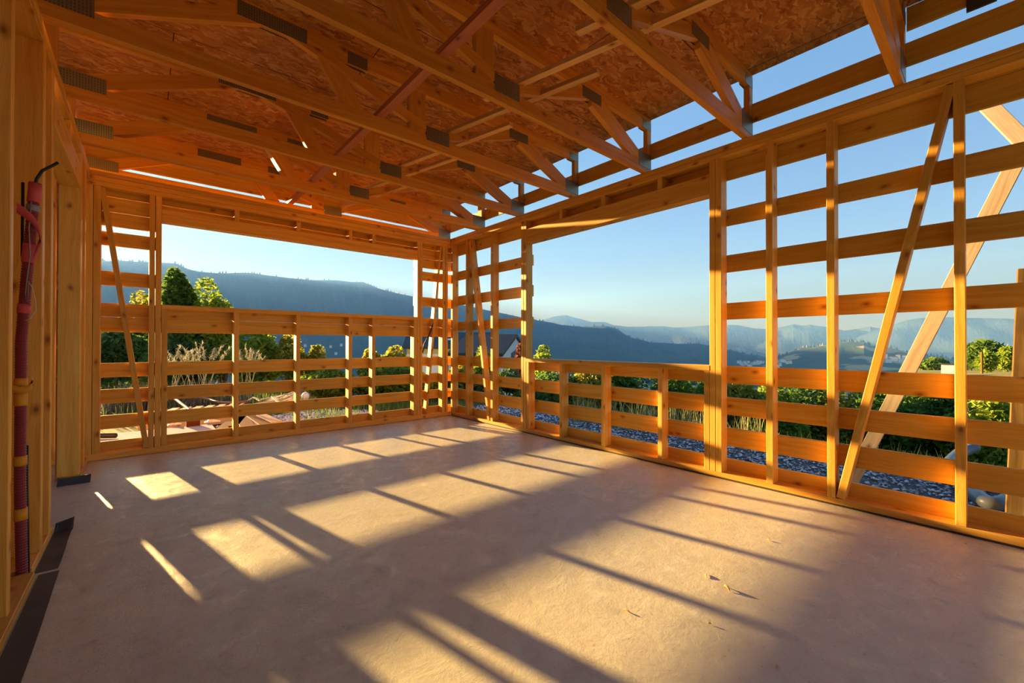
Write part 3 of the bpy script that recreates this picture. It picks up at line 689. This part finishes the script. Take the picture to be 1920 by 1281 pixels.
def bush(name, x, y, z, r, h, kind, n, ls, label, cat, seed, trunk=True, group=None):
    rnd = random.Random(seed); e = empty(name, (x, y, z)); tag(e, label, cat, group)
    m = MB(); leaf_cloud(m, (x, y, z + h * .5), (r, r, h * .5), n, ls, rnd); m.build('foliage', LF[kind], e)
    m = MB()
    if trunk:
        m.tube([(x, y, z - .2), (x + .03 * h, y, z + h * .35), (x, y + .03 * h, z + h * .8)], .05, 7, radii=[.035 * h, .025 * h, .008 * h]); m.build('trunk', BARK, e)
        for k in range(3):
            a = k * 2.1 + seed; m = MB(); m.tube([(x + .02 * h, y, z + h * .3), (x + math.cos(a) * r * .4, y + math.sin(a) * r * .4, z + h * .6)], .02, 5, radii=[.018 * h, .006 * h]); m.build('branch', BARK, e)
    else:
        for k in range(4):
            a = k * 1.6 + seed; m2 = m; m2.tube([(x, y, z - .1), (x + math.cos(a) * r * .5, y + math.sin(a) * r * .5, z + h * .7)], .02, 5, radii=[.02 * h, .006 * h])
        m.build('stems', BARK, e)
    return e
def plant(px, topy, dist, w_px, kind, n, ls, name, label, cat, seed, trunk=True, zb=None, group=None, hmin=None):
    """stands at horizontal distance dist along the viewing direction of px; w_px crown width, topy crown top"""
    x, y = dirpt(px, dist); zt = elev(px, topy) * dist + 1.2
    z = gh(x, y) if zb is None else zb
    dd = dist * math.cos(math.atan((px - 960) / FPX))
    r = w_px / FPX * dd / 2 / .95
    h = max(zt - z, hmin or .3)
    return bush(name, x, y, z, r, h, kind, n, ls, label, cat, seed, trunk, group)
G1 = 'trees and bushes behind the back wall'
plant(262, 543, 36, 74, 'yellow', 4500, .17, 'young_tree', 'yellow green sunlit tree just left of the first back window post', 'tree', 1, group=G1)
plant(328, 500, 24, 84, 'green', 7500, .12, 'conifer_tree', 'pointed dark green tree at the left end of the back window opening', 'tree', 2, group=G1)
plant(385, 520, 24, 104, 'bright', 7500, .11, 'young_tree', 'round green tree with lit leaf tips, right of the pointed tree', 'tree', 3, group=G1)
plant(418, 560, 24, 36, 'yellow', 1500, .09, 'young_tree', 'small yellow green tree peeping over the back sill', 'tree', 4, group=G1)
plant(215, 606, 27, 110, 'dark', 5200, .15, 'bush', 'dark green bush behind the left end bay of the back wall', 'bush', 5, False, group=G1)
plant(345, 600, 24, 150, 'dark', 6500, .14, 'bush', 'wide dark bush behind the dry reed plumes', 'bush', 6, False, group=G1)
plant(480, 612, 21, 120, 'bright', 6200, .12, 'bush', 'bright green bush right of the dry reed plumes', 'bush', 7, False, group=G1)
plant(545, 624, 20, 70, 'yellow', 3000, .08, 'bush', 'yellow green bush beside the third stud under the back window', 'bush', 8, False, group=G1)
plant(595, 646, 20, 60, 'yellow', 2400, .08, 'bush', 'low yellow bush at the middle of the back wall', 'bush', 9, False, group=G1)
plant(615, 690, 12, 110, 'green', 3000, .07, 'bush', 'low mid green bush in the middle bay under the back sill', 'bush', 10, False, group=G1)
plant(695, 652, 15, 50, 'yellow', 2600, .08, 'bush', 'yellow tipped bush behind the narrow bay of the back wall', 'bush', 11, False, group=G1)
plant(742, 648, 15, 72, 'yellow', 3400, .08, 'bush', 'yellow tipped bush at the right end of the back window bay', 'bush', 12, False, group=G1)
plant(720, 684, 12, 150, 'green', 4200, .07, 'bush', 'wide green bush low behind the right end of the back wall', 'bush', 13, False, group=G1)
plant(800, 700, 12, 110, 'yellow', 3400, .07, 'bush', 'yellow green shrub in front of the corner of the yellow house', 'bush', 14, False, group=G1)
plant(865, 680, 12, 50, 'yellow', 1800, .06, 'bush', 'light shrub by the dark window of the yellow house', 'bush', 15, False, group=G1)
plant(905, 650, 14, 46, 'bright', 2600, .08, 'young_tree', 'slim bright green tree between the two houses', 'tree', 16, group=G1)
plant(880, 705, 12, 130, 'dark', 3800, .07, 'bush', 'dark green bush low behind the corner studs', 'bush', 17, False, group=G1)
plant(955, 690, 13, 90, 'dark', 3400, .07, 'bush', 'dark bush in front of the white gable house', 'bush', 18, False, group=G1)
plant(974, 642, 20, 30, 'red', 1800, .10, 'young_tree', 'red brown tree right of the white gable house', 'tree', 19, group=G1)
plant(1018, 646, 18, 62, 'bright', 3600, .10, 'young_tree', 'round green tree at the left edge of the right window view', 'tree', 20, group=G1)
G2 = 'bushes on the slope beyond the gravel'
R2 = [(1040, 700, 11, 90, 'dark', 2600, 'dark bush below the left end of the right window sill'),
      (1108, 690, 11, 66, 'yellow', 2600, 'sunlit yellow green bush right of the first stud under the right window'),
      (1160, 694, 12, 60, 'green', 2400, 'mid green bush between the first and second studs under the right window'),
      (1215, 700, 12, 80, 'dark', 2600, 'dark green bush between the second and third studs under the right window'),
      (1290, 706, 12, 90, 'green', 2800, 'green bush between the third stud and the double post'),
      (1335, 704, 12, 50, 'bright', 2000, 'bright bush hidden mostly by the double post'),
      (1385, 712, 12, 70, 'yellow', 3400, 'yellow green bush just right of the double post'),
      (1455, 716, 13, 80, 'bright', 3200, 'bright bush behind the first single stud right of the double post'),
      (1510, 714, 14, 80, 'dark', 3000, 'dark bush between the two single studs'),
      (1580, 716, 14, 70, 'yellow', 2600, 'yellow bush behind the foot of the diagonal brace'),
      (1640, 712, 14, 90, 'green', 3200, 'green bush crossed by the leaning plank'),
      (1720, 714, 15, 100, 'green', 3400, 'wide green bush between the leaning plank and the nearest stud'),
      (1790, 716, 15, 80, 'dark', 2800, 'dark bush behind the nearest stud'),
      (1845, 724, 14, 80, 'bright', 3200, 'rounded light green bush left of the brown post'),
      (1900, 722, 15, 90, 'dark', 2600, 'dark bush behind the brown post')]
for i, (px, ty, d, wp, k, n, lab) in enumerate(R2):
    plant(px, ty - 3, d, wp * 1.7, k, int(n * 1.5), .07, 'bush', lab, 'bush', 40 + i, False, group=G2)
# trees on the far field, right
for i, (px, ty, d, wp, k, lab) in enumerate([(1845, 638, 150, 62, 'green', 'big round green tree on the far pasture at right'), (1820, 646, 160, 24, 'dark', 'darker tree left of the big round one on the far pasture'),
        (1888, 652, 140, 30, 'bright', 'light green tree on the far pasture beside the brown post'), (1850, 664, 120, 24, 'bright', 'small light tree in front of the big round one'), (1752, 672, 170, 50, 'green', 'low wide tree clump by the white hut'),
        (1915, 650, 150, 40, 'green', 'green tree partly behind the brown post')]):
    plant(px, ty, d, wp, k, 1500, .9, 'field_tree', lab, 'tree', 70 + i, True, zb=elev(px, 697) * d + 1.2, group='trees on the far pasture')
# pasture shelf carrying them
m = MB(); idx = {}
for i, p in enumerate(range(1640, 2041, 20)):
    for j, (d, py) in enumerate(((62, 1010), (88, 760), (105, 703), (130, 699), (170, 694), (260, 688), (420, 684))):
        x, y = dirpt(p, d); idx[i, j] = len(m.v); k = max(0, (1700 - p) / 60.); m.v.append((x, y, elev(p, py) * d + 1.2 - k * k * 34))
for i in range(20):
    for j in range(5): m.face([idx[i, j], idx[i, j + 1], idx[i + 1, j + 1], idx[i + 1, j]], [(0, 0)] * 4)
PAS, _, _ = ground_mat('pasture', [(.3, (.16, .17, .05)), (.6, (.27, .25, .09)), (.8, (.4, .33, .15))], .05)
o = m.build('pasture', PAS, smooth=True, origin=(0, 0, 0)); tag(o, 'pale green pasture shelf at the right beyond the bushes', 'pasture', kind='structure')

# grass : blades as countless stuff
def grass(name, label, spots, mat, seed, cat='grass'):
    rnd = random.Random(seed); m = MB()
    for (x, y, r, n, h, w) in spots:
        for k in range(n):
            a = rnd.random() * 6.28; q = r * math.sqrt(rnd.random()); X = x + q * math.cos(a); Y = y + q * math.sin(a); Z = gh(X, Y) - .02
            hh = h * rnd.uniform(.5, 1.15); lx, ly = rnd.gauss(0, .18) * hh, rnd.gauss(0, .18) * hh; ww = w * rnd.uniform(.6, 1.3); c = rnd.random() * 3.14; cx, cy = math.cos(c) * ww, math.sin(c) * ww
            b = len(m.v); m.v += [(X - cx, Y - cy, Z), (X + cx, Y + cy, Z), (X + lx * .4 + cx * .6, Y + ly * .4 + cy * .6, Z + hh * .6), (X + lx * .4 - cx * .6, Y + ly * .4 - cy * .6, Z + hh * .6), (X + lx, Y + ly, Z + hh)]
            m.face([b, b + 1, b + 2, b + 3], [(0, 0)] * 4); m.face([b + 3, b + 2, b + 4], [(0, 0)] * 3)
    o = m.build(name, mat, origin=(0, 0, -.3)); tag(o, label, cat, kind='stuff'); return o
sp = []
rnd = random.Random(11)
for k in range(150): sp.append((3.6 + rnd.random() * 4.5, -8 + rnd.random() * 12, .5, 55, .30, .007))
for k in range(150): sp.append((-9 + rnd.random() * 14, 5.2 + rnd.random() * 7, .6, 70, .30, .008))
for k in range(50): sp.append((-1.5 + rnd.random() * 6, 2 + rnd.random() * 4, .5, 60, .28, .007))
grass('grass', 'green grass covering the slope and the ground behind the building', sp, GRASS, 5)
sp = []
for p in (1075, 1090, 1105, 1122, 1165, 1180, 1200, 1215, 1230, 1250, 1268, 1300, 1325, 1395, 1415): 
    x, y = dirpt(p, 7.6 + rnd.random()); sp.append((x, y, .26, 42, .42 + .25 * rnd.random(), .008))
grass('grass', 'tall pale grass tufts at the edge of the gravel seen under the right window', sp, leafmat('pale_grass', (.20, .24, .07), (.48, .44, .20), .4), 6)
sp = []
for p in range(200, 445, 12):
    x, y = dirpt(p, 12.3 + rnd.random()); sp.append((x, y, .4, 70, .62, .008))
grass('weeds', 'grey brown dry weeds behind the back wall at left', sp, GREYW, 8, 'weeds')
# reed plumes
def reed(px, topy, dist, n, spread, label, seed):
    rnd = random.Random(seed); x, y = dirpt(px, dist); zt = elev(px, topy) * dist + 1.2; z = gh(x, y); e = empty('dry_reed', (x, y, z)); tag(e, label, 'reeds')
    ms = MB(); mp = MB()
    for k in range(n):
        bx0, by0 = x + rnd.uniform(-.3, .3) * spread, y + rnd.uniform(-.3, .3) * spread; lx, ly = rnd.uniform(-1, 1) * spread, rnd.uniform(-.5, .5) * spread
        H = (zt - z) * rnd.uniform(.72, 1.0); pts = [Vector((bx0 + lx * t * t, by0 + ly * t * t, z + H * (t - .10 * t * t * t * abs(lx)))) for t in (0, .3, .6, .8, .92, 1)]
        ms.tube(pts, .004, 4, radii=[.006, .005, .004, .003, .002, .001])
        for q in range(80):
            t = .66 + .34 * q / 80; t = max(t, .721); i = 3 if t < .92 else 4; a = pts[i]; c = pts[i + 1]; f = (t - (.72 if i == 3 else .92)) / (.2 if i == 3 else .08)
            p = a.lerp(c, min(1, max(0, f))); u = Vector((rnd.gauss(0, 1), rnd.gauss(0, 1), rnd.gauss(-.2, .6))).normalized() * rnd.uniform(.05, .12); v = u.cross(Vector((0, 0, 1))).normalized() * .011; b = len(mp.v)
            mp.v += [tuple(p - v), tuple(p + v), tuple(p + u)]; mp.face([b, b + 1, b + 2], [(0, 0)] * 3)
    ms.build('stalk', STRAW, e); mp.build('plume', STRAW, e)
reed(336, 636, 13.2, 10, .62, 'pale golden reed plumes fanned out at the left under the back window', 1)
reed(374, 634, 13.0, 14, .60, 'tall golden reed plumes right of the fanned ones', 2)
reed(462, 642, 13.0, 9, .40, 'smaller pale reed tuft right of the first stud under the back window', 3)

# ------------------------------------------------------------------ houses
YW = flat('yellow_render', (.55, .45, .18), .8); WW = flat('white_render', (.62, .65, .70), .8); RF = flat('dark_roof_tiles', (.045, .048, .055), .7); GL = flat('dark_window_glass', (.03, .035, .045), .15); WF = flat('white_window_frame', (.8, .8, .8), .5)
def house(cx, cy, ang, L, Wd, z0, eave, rh, wall, label, o=.5):
    e = empty('house', (cx, cy, z0)); tag(e, label, 'house', 'houses behind the back corner')
    R = Matrix.Rotation(ang, 3, 'Z')
    def T(p): v = R @ Vector(p); return (v.x + cx, v.y + cy, v.z + z0)
    def quad(m, pts): b = len(m.v); m.v += [T(p) for p in pts]; m.face(list(range(b, b + len(pts))), [(0, 0)] * len(pts))
    m = MB(); a, c = L / 2, Wd / 2
    quad(m, [(-a, -c, 0), (a, -c, 0), (a, -c, eave), (-a, -c, eave)]); quad(m, [(a, c, 0), (-a, c, 0), (-a, c, eave), (a, c, eave)])
    quad(m, [(a, -c, 0), (a, c, 0), (a, c, eave), (a, 0, eave + rh), (a, -c, eave)]); quad(m, [(-a, c, 0), (-a, -c, 0), (-a, -c, eave), (-a, 0, eave + rh), (-a, c, eave)])
    m.build('house_wall', wall, e)
    s = rh / c
    m = MB()
    for sg in (-1, 1):
        p = [(-a - o, sg * (c + o), eave - o * s), (a + o, sg * (c + o), eave - o * s), (a + o, 0, eave + rh), (-a - o, 0, eave + rh)]
        q = [(x, y, z + .18) for x, y, z in p]
        quad(m, p); quad(m, q)
        for i in range(4): j = (i + 1) % 4; quad(m, [p[i], p[j], q[j], q[i]])
    m.build('roof', RF, e)
    return e, quad
# yellow house with long roof seen over the corner studs
hx, hy = dirpt(846, 36)
hy_ang = YAW + math.atan((846 - 960) / FPX)
za = elev(868, 697) * 34 + 1.2
e, quad = house(hx, hy, -hy_ang, 6.6, 7, -3.0, 3.93, 1.10, YW, 'yellow rendered house with a long dark tiled roof behind the corner', .3)
for xx in (-.4, 1.0):
    m = MB(); quad(m, [(xx, -2.45, 4.50), (xx + .6, -2.45, 4.50), (xx + .6, -2.0, 4.65), (xx, -2.0, 4.65)]); m.build('skylight', WF, e)
m = MB(); quad(m, [(-.6, -3.54, 1.6), (-.2, -3.54, 1.6), (-.2, -3.54, 2.7), (-.6, -3.54, 2.7)]); m.build('window', GL, e)
m = MB(); quad(m, [(-3.3, -3.52, 0), (3.3, -3.52, 0), (3.3, -3.52, 3.45), (-3.3, -3.52, 3.45)]); m.build('lower_wall', WW, e)
hx, hy = dirpt(921, 27)
e, quad = house(hx, hy, -1.005, 3.2, 5.6, -3.2, 3.75, 1.1, WW, 'white house with a steep gable and dark roof right of the corner', .12)
m = MB(); quad(m, [(1.62, -.9, 2.9), (1.62, .2, 2.9), (1.62, .2, 4.1), (1.62, -.9, 3.85)]); m.build('window', GL, e)
# distant town houses
town = flat('town_house_render', (.75, .72, .68), .8); troof = flat('town_house_roof', (.45, .16, .10), .8)
G3 = 'tiny houses of the valley town'
def tiny(px, py, d, w, h, lab, mat=town, rf=troof):
    x, y = dirpt(px, d); z = elev(px, py) * d + 1.2; e = empty('town_house', (x, y, z - h)); tag(e, lab, 'house', G3)
    m = MB(); m.box((x - w / 2, y - w / 2, z - h - 3), (x + w / 2, y + w / 2, z), 0, .01); m.build('house_wall', mat, e)
    m = MB(); b = 0; a = w / 2 + .4; m.v += [(x - a, y - a, z), (x + a, y - a, z), (x + a, y + a, z), (x - a, y + a, z), (x - a, y, z + h * .5), (x + a, y, z + h * .5)]
    for f in ([0, 1, 5, 4], [2, 3, 4, 5], [3, 0, 4], [1, 2, 5], [3, 2, 1, 0]): m.face(f, [(0, 0)] * len(f))
    m.build('roof', rf, e)
rnd = random.Random(21)
T1 = 'tiny pale town house in the valley just right of the double post'
for k in range(14): tiny(1386 + k * 3.3, 675 + rnd.random() * 8, 1250 + (k % 3) * 50, 5 + rnd.random() * 5, 3 + rnd.random() * 2, T1)
T2 = 'small pale house on the valley floor below the wooded knoll'
for k in range(6): tiny(1458 + k * 4.6, 672 + rnd.random() * 12, 900 + (k % 2) * 60, 3.5 + rnd.random() * 2, 2.2 + rnd.random(), T2)
T3 = 'small red roofed house right of the wooded knoll, beside the leaning plank'
for k in range(12): tiny(1660 + k * 6, 664 + rnd.random() * 9, 800 + (k % 3) * 45, 4.5 + rnd.random() * 3, 2.5 + rnd.random() * 1, T3)
T4 = 'small pale house low on the forested ridge seen through the back wall slats'
for px, py in ((620, 648), (640, 645), (630, 661), (607, 653), (585, 650), (572, 646)): tiny(px, py, 1010, 4.5, 2.5, T4)
x, y = dirpt(1779, 105); z = elev(1779, 697) * 105 + 1.2
e = empty('white_hut', (x, y, z)); tag(e, 'small white hut on the pasture left of the nearest stud', 'hut')
bx('hut_wall', (x - .9, y - .9, z - .3), (x + .9, y + .9, z + 1.2), town, e); bx('hut_roof', (x - 1.0, y - 1.0, z + 1.2), (x + 1.0, y + 1.0, z + 1.35), RF, e)
x, y = dirpt(1841, 90); z = elev(1841, 694) * 90 + 1.2
m = MB(); m.tube([(x, y, z - .5), (x, y, z + 2.6)], .13, 8); o = m.build('utility_pole', WO); tag(o, 'thin wooden pole on the pasture in front of the big round tree', 'pole')

# ------------------------------------------------------------------ building debris behind the back wall
TZ = -.14
ter = bx('terrace_slab', (-6.2, .17, -.45), (-3.05, 2.6, TZ), flat('pinkish_concrete', (.34, .34, .37), .95, spec=.03, noise=.15, scale=5), axis=0); tag(ter, 'pinkish concrete terrace slab outside the back wall at left', 'slab', kind='structure')
m = MB(); p = on_z(217, 817, TZ + .04); q = on_z(150, 818, TZ + .04); m.tube([q, p], .035, 12); o = m.build('black_pipe', BLK, smooth=True); tag(o, 'end of a black pipe lying on the terrace slab at far left', 'pipe')
# pallet
def on_g(px, py, z): return on_z(px, py, z)
pc = on_z(352, 772, -.08); pe = empty('pallet', (pc.x, pc.y, gh(pc.x, pc.y))); tag(pe, 'pale wooden pallet with gaps between its boards behind the terrace slab', 'pallet')
for k in range(7):
    x = pc.x - .62 + k * .19; br('pallet_board', (x, pc.y - .5, -.06), (x + .28, pc.y + .5, -.06), .12, .02, (0, 0, 1), WP, pe)
for k in (-.45, 0, .45): bx('pallet_runner', (pc.x - .7, pc.y + k - .04, -.30), (pc.x + .75, pc.y + k + .04, -.071), WP, pe)
def plank(name, a, b, w, t, mat, lab, cat='plank', group=None):
    o = br(name, a, b, w, t, (0, 0, 1), mat, None); tag(o, lab, cat, group); return o
def gp(px, py, z): return on_z(px, py, z)
plank('plank', gp(437, 800, -.10), gp(462, 772, -.10), .14, .03, WD, 'red brown plank left of the pair on the ground behind the first stud', group='red brown planks behind the back wall')
plank('plank', gp(465, 802, -.10), gp(452, 780, -.10), .20, .03, WD, 'red brown plank in the middle of the ground pile', group='red brown planks behind the back wall')
plank('plank', gp(500, 796, -.09), gp(472, 778, -.09), .22, .03, WD, 'wide red brown plank nearest the pale board', group='red brown planks behind the back wall')
plank('plank', gp(519, 792, -.075), gp(490, 779, -.075), .16, .03, WP, 'pale sunlit board end beside the red brown planks')
plank('plank', gp(415, 806, -.11), gp(432, 792, -.11), .16, .03, WD, 'red brown board leaning at the right edge of the terrace slab', group='red brown planks behind the back wall')
bx('timber_offcut', tuple(on_z(362, 799, TZ) + Vector((-.09, -.04, .0))), tuple(on_z(362, 799, TZ) + Vector((.09, .05, .09))), WD); tag(D.objects['timber_offcut'], 'short brown timber offcut standing on the terrace slab', 'offcut')
FO = flat('crumpled_foil', (.75, .66, .5), .3, noise=.3, scale=30)
def crumple(px, py, z, s, mat, name, lab, cat, seed):
    rnd = random.Random(seed); c = on_z(px, py, z); m = MB(); n = 8
    for i in range(n + 1):
        for j in range(n + 1):
            u, v = i / n - .5, j / n - .5; m.v.append((c.x + u * 2 * s, c.y + v * s * 1.4, z + .02 + (s * .6 * (1 - 2 * max(abs(u), abs(v)))) * rnd.uniform(.1, 1.1)))
    for i in range(n):
        for j in range(n): a = i * (n + 1) + j; m.face([a, a + n + 1, a + n + 2, a + 1], [(0, 0)] * 4)
    b = len(m.v); k = (n + 1) * (n + 1)
    o = m.build(name, mat); tag(o, lab, cat)
crumple(327, 798, TZ, .09, FO, 'crumpled_sheet', 'crumpled bright sheet on the terrace slab, left one', 'rubbish', 3)
crumple(398, 793, TZ, .11, FO, 'crumpled_sheet', 'crumpled bright sheet on the terrace slab beside the offcut', 'rubbish', 4)
# hoses
HB = flat('brown_hose', (.20, .10, .07), .5)
m = MB(); m.tube(smooth_pts([gp(329, 748, .05), gp(340, 757, .0), gp(352, 766, -.05), gp(362, 775, -.1)], 4), .028, 10); o = m.build('hose', HB, smooth=True); tag(o, 'stiff brown hose sloping down over the pallet', 'hose')
m = MB(); m.tube(smooth_pts([gp(372, 745, .0), gp(392, 749, -.03), gp(410, 754, -.05), gp(440, 755, -.05), gp(470, 752, -.05)], 5), .025, 10); o = m.build('hose', HB, smooth=True); tag(o, 'long brown hose curving level behind the first stud', 'hose')
# lumber pile : each scrap a thing
rnd = random.Random(31); G4 = 'scrap boards in the pile behind the back wall'
LABS = ['thin pale lath sticking out to the left of the scrap pile']
scr = [((447, 762), (476, 745), .05), ((476, 745), (488, 752), .05), ((488, 750), (545, 738), .05), ((500, 757), (558, 741), .06), ((505, 750), (530, 742), .10), ((520, 756), (550, 746), .06), ((492, 757), (520, 748), .10), ((470, 760), (510, 752), .08), ((530, 748), (560, 736), .05), ((545, 752), (560, 742), .10), ((510, 744), (525, 757), .04)]
sl = ['thin pale lath sticking out at the left of the scrap pile', 'short lath bent down from the tip of the left lath', 'long board along the top of the scrap pile', 'long board along the front of the scrap pile', 'wide short board on top of the scrap pile',
      'narrow board low at the right of the scrap pile', 'wide board low at the left of the scrap pile', 'flat board at the bottom left of the scrap pile', 'thin board rising at the right end of the scrap pile', 'wide board at the right end of the scrap pile', 'lath lying across the middle of the scrap pile']
for i, ((a, b), (c, d), w) in enumerate(scr):
    z = -.10 + .035 * i; plank('scrap_board', gp(a, b, z), gp(c, d, z), w, .02, WP if i % 3 else WL, sl[i], 'board', G4)
# sand heap
c = gp(600, 748, -.3); m = MB(); n = 18; m.v.append((c.x, c.y, .12)); rg = [(.35, .05), (.7, -.1), (1.05, -.33)]
for r, z in rg:
    for k in range(n): m.v.append((c.x + r * math.cos(k * 6.283 / n) * 1.1, c.y + r * math.sin(k * 6.283 / n), z + .02 * math.sin(k * 2.3)))
for k in range(n): m.face([0, 1 + k, 1 + (k + 1) % n], [(0, 0)] * 3)
for q in range(2):
    for k in range(n): m.face([1 + q * n + k, 1 + (q + 1) * n + k, 1 + (q + 1) * n + (k + 1) % n, 1 + q * n + (k + 1) % n], [(0, 0)] * 4)
o = m.build('sand_heap', flat('brown_sand', (.27, .19, .13), .9, noise=.2, scale=12), smooth=True); tag(o, 'low brown sand heap behind the middle of the back wall', 'heap')
def ball(name, px, py, z, r, mat, lab, cat):
    c = on_z(px, py, z); bpy_m = MB(); n = 12
    rings = []
    for i in range(1, 8): 
        t = math.pi * i / 8; rings.append([(c.x + r * math.sin(t) * math.cos(k * 6.283 / n), c.y + r * math.sin(t) * math.sin(k * 6.283 / n), z + r * 1.1 * -math.cos(t)) for k in range(n)])
    bpy_m.loft(rings, list(range(7))); o = bpy_m.build(name, mat, smooth=True); tag(o, lab, cat)
ball('plastic_bag', 573, 743, -.05, .09, WF, 'small knotted white plastic bag left of the sand heap', 'bag')
p = Vector((-4.66, -.45, 0)); m = MB(); m.tube([(p.x, p.y, .002), (p.x, p.y, .20)], .07, 16); o = m.build('blue_bucket', flat('blue_plastic', (.02, .07, .35), .4), smooth=True)
o.data.materials[0] = o.data.materials[0]; tag(o, 'blue bucket glimpsed through the doorway in the left wall', 'bucket')
# gravel patch and stones behind
def gravel2():
    m = MB(); rnd = random.Random(9); c = gp(575, 785, -.3)
    for k in range(2600):
        a = rnd.random() * 6.28; q = math.sqrt(rnd.random()); x = c.x + 1.5 * q * math.cos(a); y = c.y + .95 * q * math.sin(a); s = .015 + .03 * rnd.random() ** 2; z = gh(x, y) + s * .3; b = len(m.v)
        for v in ((1, 0, 0), (0, 1, 0), (-1, 0, 0), (0, -1, 0), (0, 0, .7), (0, 0, -.7)): m.v.append((x + v[0] * s, y + v[1] * s * .8, z + v[2] * s))
        for f in ((0, 1, 4), (1, 2, 4), (2, 3, 4), (3, 0, 4), (1, 0, 5), (2, 1, 5), (3, 2, 5), (0, 3, 5)): m.face([b + i for i in f], [(0, 0)] * 3)
    o = m.build('gravel', STONE); tag(o, 'patch of grey gravel behind the middle of the back wall', 'gravel', kind='stuff')
gravel2()

# ------------------------------------------------------------------ haze over the valley (real scattering air)
def haze():
    zb, zt = -160, 380; n0 = 120
    poly = [(-3000, n0), (n0, n0), (n0, -2700), (2700, -2700), (2700, 2700), (-3000, 2700)]
    m = MB(); n = len(poly)
    m.v = [(x, y, zb) for x, y in poly] + [(x, y, zt) for x, y in poly]
    m.f = [list(reversed(range(n))), list(range(n, 2 * n))] + [[i, (i + 1) % n, n + (i + 1) % n, n + i] for i in range(n)]; m.uv = []
    mat = D.materials.new('valley_haze_air'); mat.use_nodes = True; nt = mat.node_tree; nt.nodes.clear()
    out = nt.nodes.new('ShaderNodeOutputMaterial'); v = nt.nodes.new('ShaderNodeVolumeScatter')
    v.inputs['Color'].default_value = (.17, .42, 1.12, 1); v.inputs['Density'].default_value = HAZE_D; v.inputs['Anisotropy'].default_value = .12
    nt.links.new(v.outputs[0], out.inputs['Volume'])
    o = m.build('haze', mat, origin=(0, 0, 0)); tag(o, 'bluish morning haze hanging over the valley', 'haze', kind='stuff')
HAZE_D = 2.6e-4
haze()

# ------------------------------------------------------------------ light
w = D.worlds.new('sky'); sc.world = w; w.use_nodes = True; nt = w.node_tree; nt.nodes.clear()
out = nt.nodes.new('ShaderNodeOutputWorld'); bg = nt.nodes.new('ShaderNodeBackground'); sky = nt.nodes.new('ShaderNodeTexSky')
sky.sky_type = 'NISHITA'; sky.sun_disc = False; sky.sun_elevation = math.radians(14); sky.sun_rotation = math.atan2(-.212, 1)
sky.altitude = 300; sky.air_density = 1.0; sky.dust_density = .35; sky.ozone_density = 1.6
bg.inputs['Strength'].default_value = .193
gm = nt.nodes.new('ShaderNodeGamma'); gm.inputs[1].default_value = .6; nt.links.new(sky.outputs[0], gm.inputs[0])
wtc = nt.nodes.new('ShaderNodeTexCoord'); wsp = nt.nodes.new('ShaderNodeSeparateXYZ'); nt.links.new(wtc.outputs['Generated'], wsp.inputs[0])
wr_ = ramp(nt, [(0.0, (.46, .36, .28)), (.06, (.46, .40, .34)), (.22, (.55, .74, 1.08)), (.5, (.58, .93, 1.36))]); nt.links.new(wsp.outputs[2], wr_.inputs[0])
wm_ = nt.nodes.new('ShaderNodeMix'); wm_.data_type = 'RGBA'; wm_.blend_type = 'MULTIPLY'; wm_.inputs[0].default_value = 1; wm_.clamp_result = False
nt.links.new(gm.outputs[0], wm_.inputs[6]); nt.links.new(wr_.outputs[0], wm_.inputs[7]); wv_ = nt.nodes.new('ShaderNodeVectorMath'); wv_.operation = 'MINIMUM'; wv_.inputs[1].default_value = (2.75, 2.45, 2.45)
nt.links.new(wm_.outputs[2], wv_.inputs[0]); nt.links.new(wv_.outputs[0], bg.inputs[0]); nt.links.new(bg.outputs[0], out.inputs[0])
sl_ = D.lights.new('sun', 'SUN'); sl_.energy = 21.5; sl_.angle = math.radians(.75); sl_.color = (1.0, .71, .39)
so = D.objects.new('sun', sl_); link(so); so.rotation_euler = Vector((.212, -1, -.156)).to_track_quat('-Z', 'Y').to_euler()

# ------------------------------------------------------------------ camera
cam = D.cameras.new('camera'); co = D.objects.new('camera', cam); link(co)
cam.sensor_fit = 'HORIZONTAL'; cam.sensor_width = 36; cam.lens = FPX / 1920 * 36; cam.clip_start = .05; cam.clip_end = 30000
M = Matrix((CR_, CU_, -CF_)).transposed().to_4x4(); M.translation = CAMP; co.matrix_world = M
sc.camera = co
sc.view_settings.view_transform = 'Standard'; sc.view_settings.look = 'None'; sc.view_settings.gamma = 1; sc.view_settings.exposure = 0.66; sc.view_settings.use_curve_mapping = False
sc.cycles.max_bounces = 10; sc.cycles.diffuse_bounces = 6; sc.cycles.volume_bounces = 1; sc.cycles.sample_clamp_indirect = 6; sc.cycles.use_denoising = True
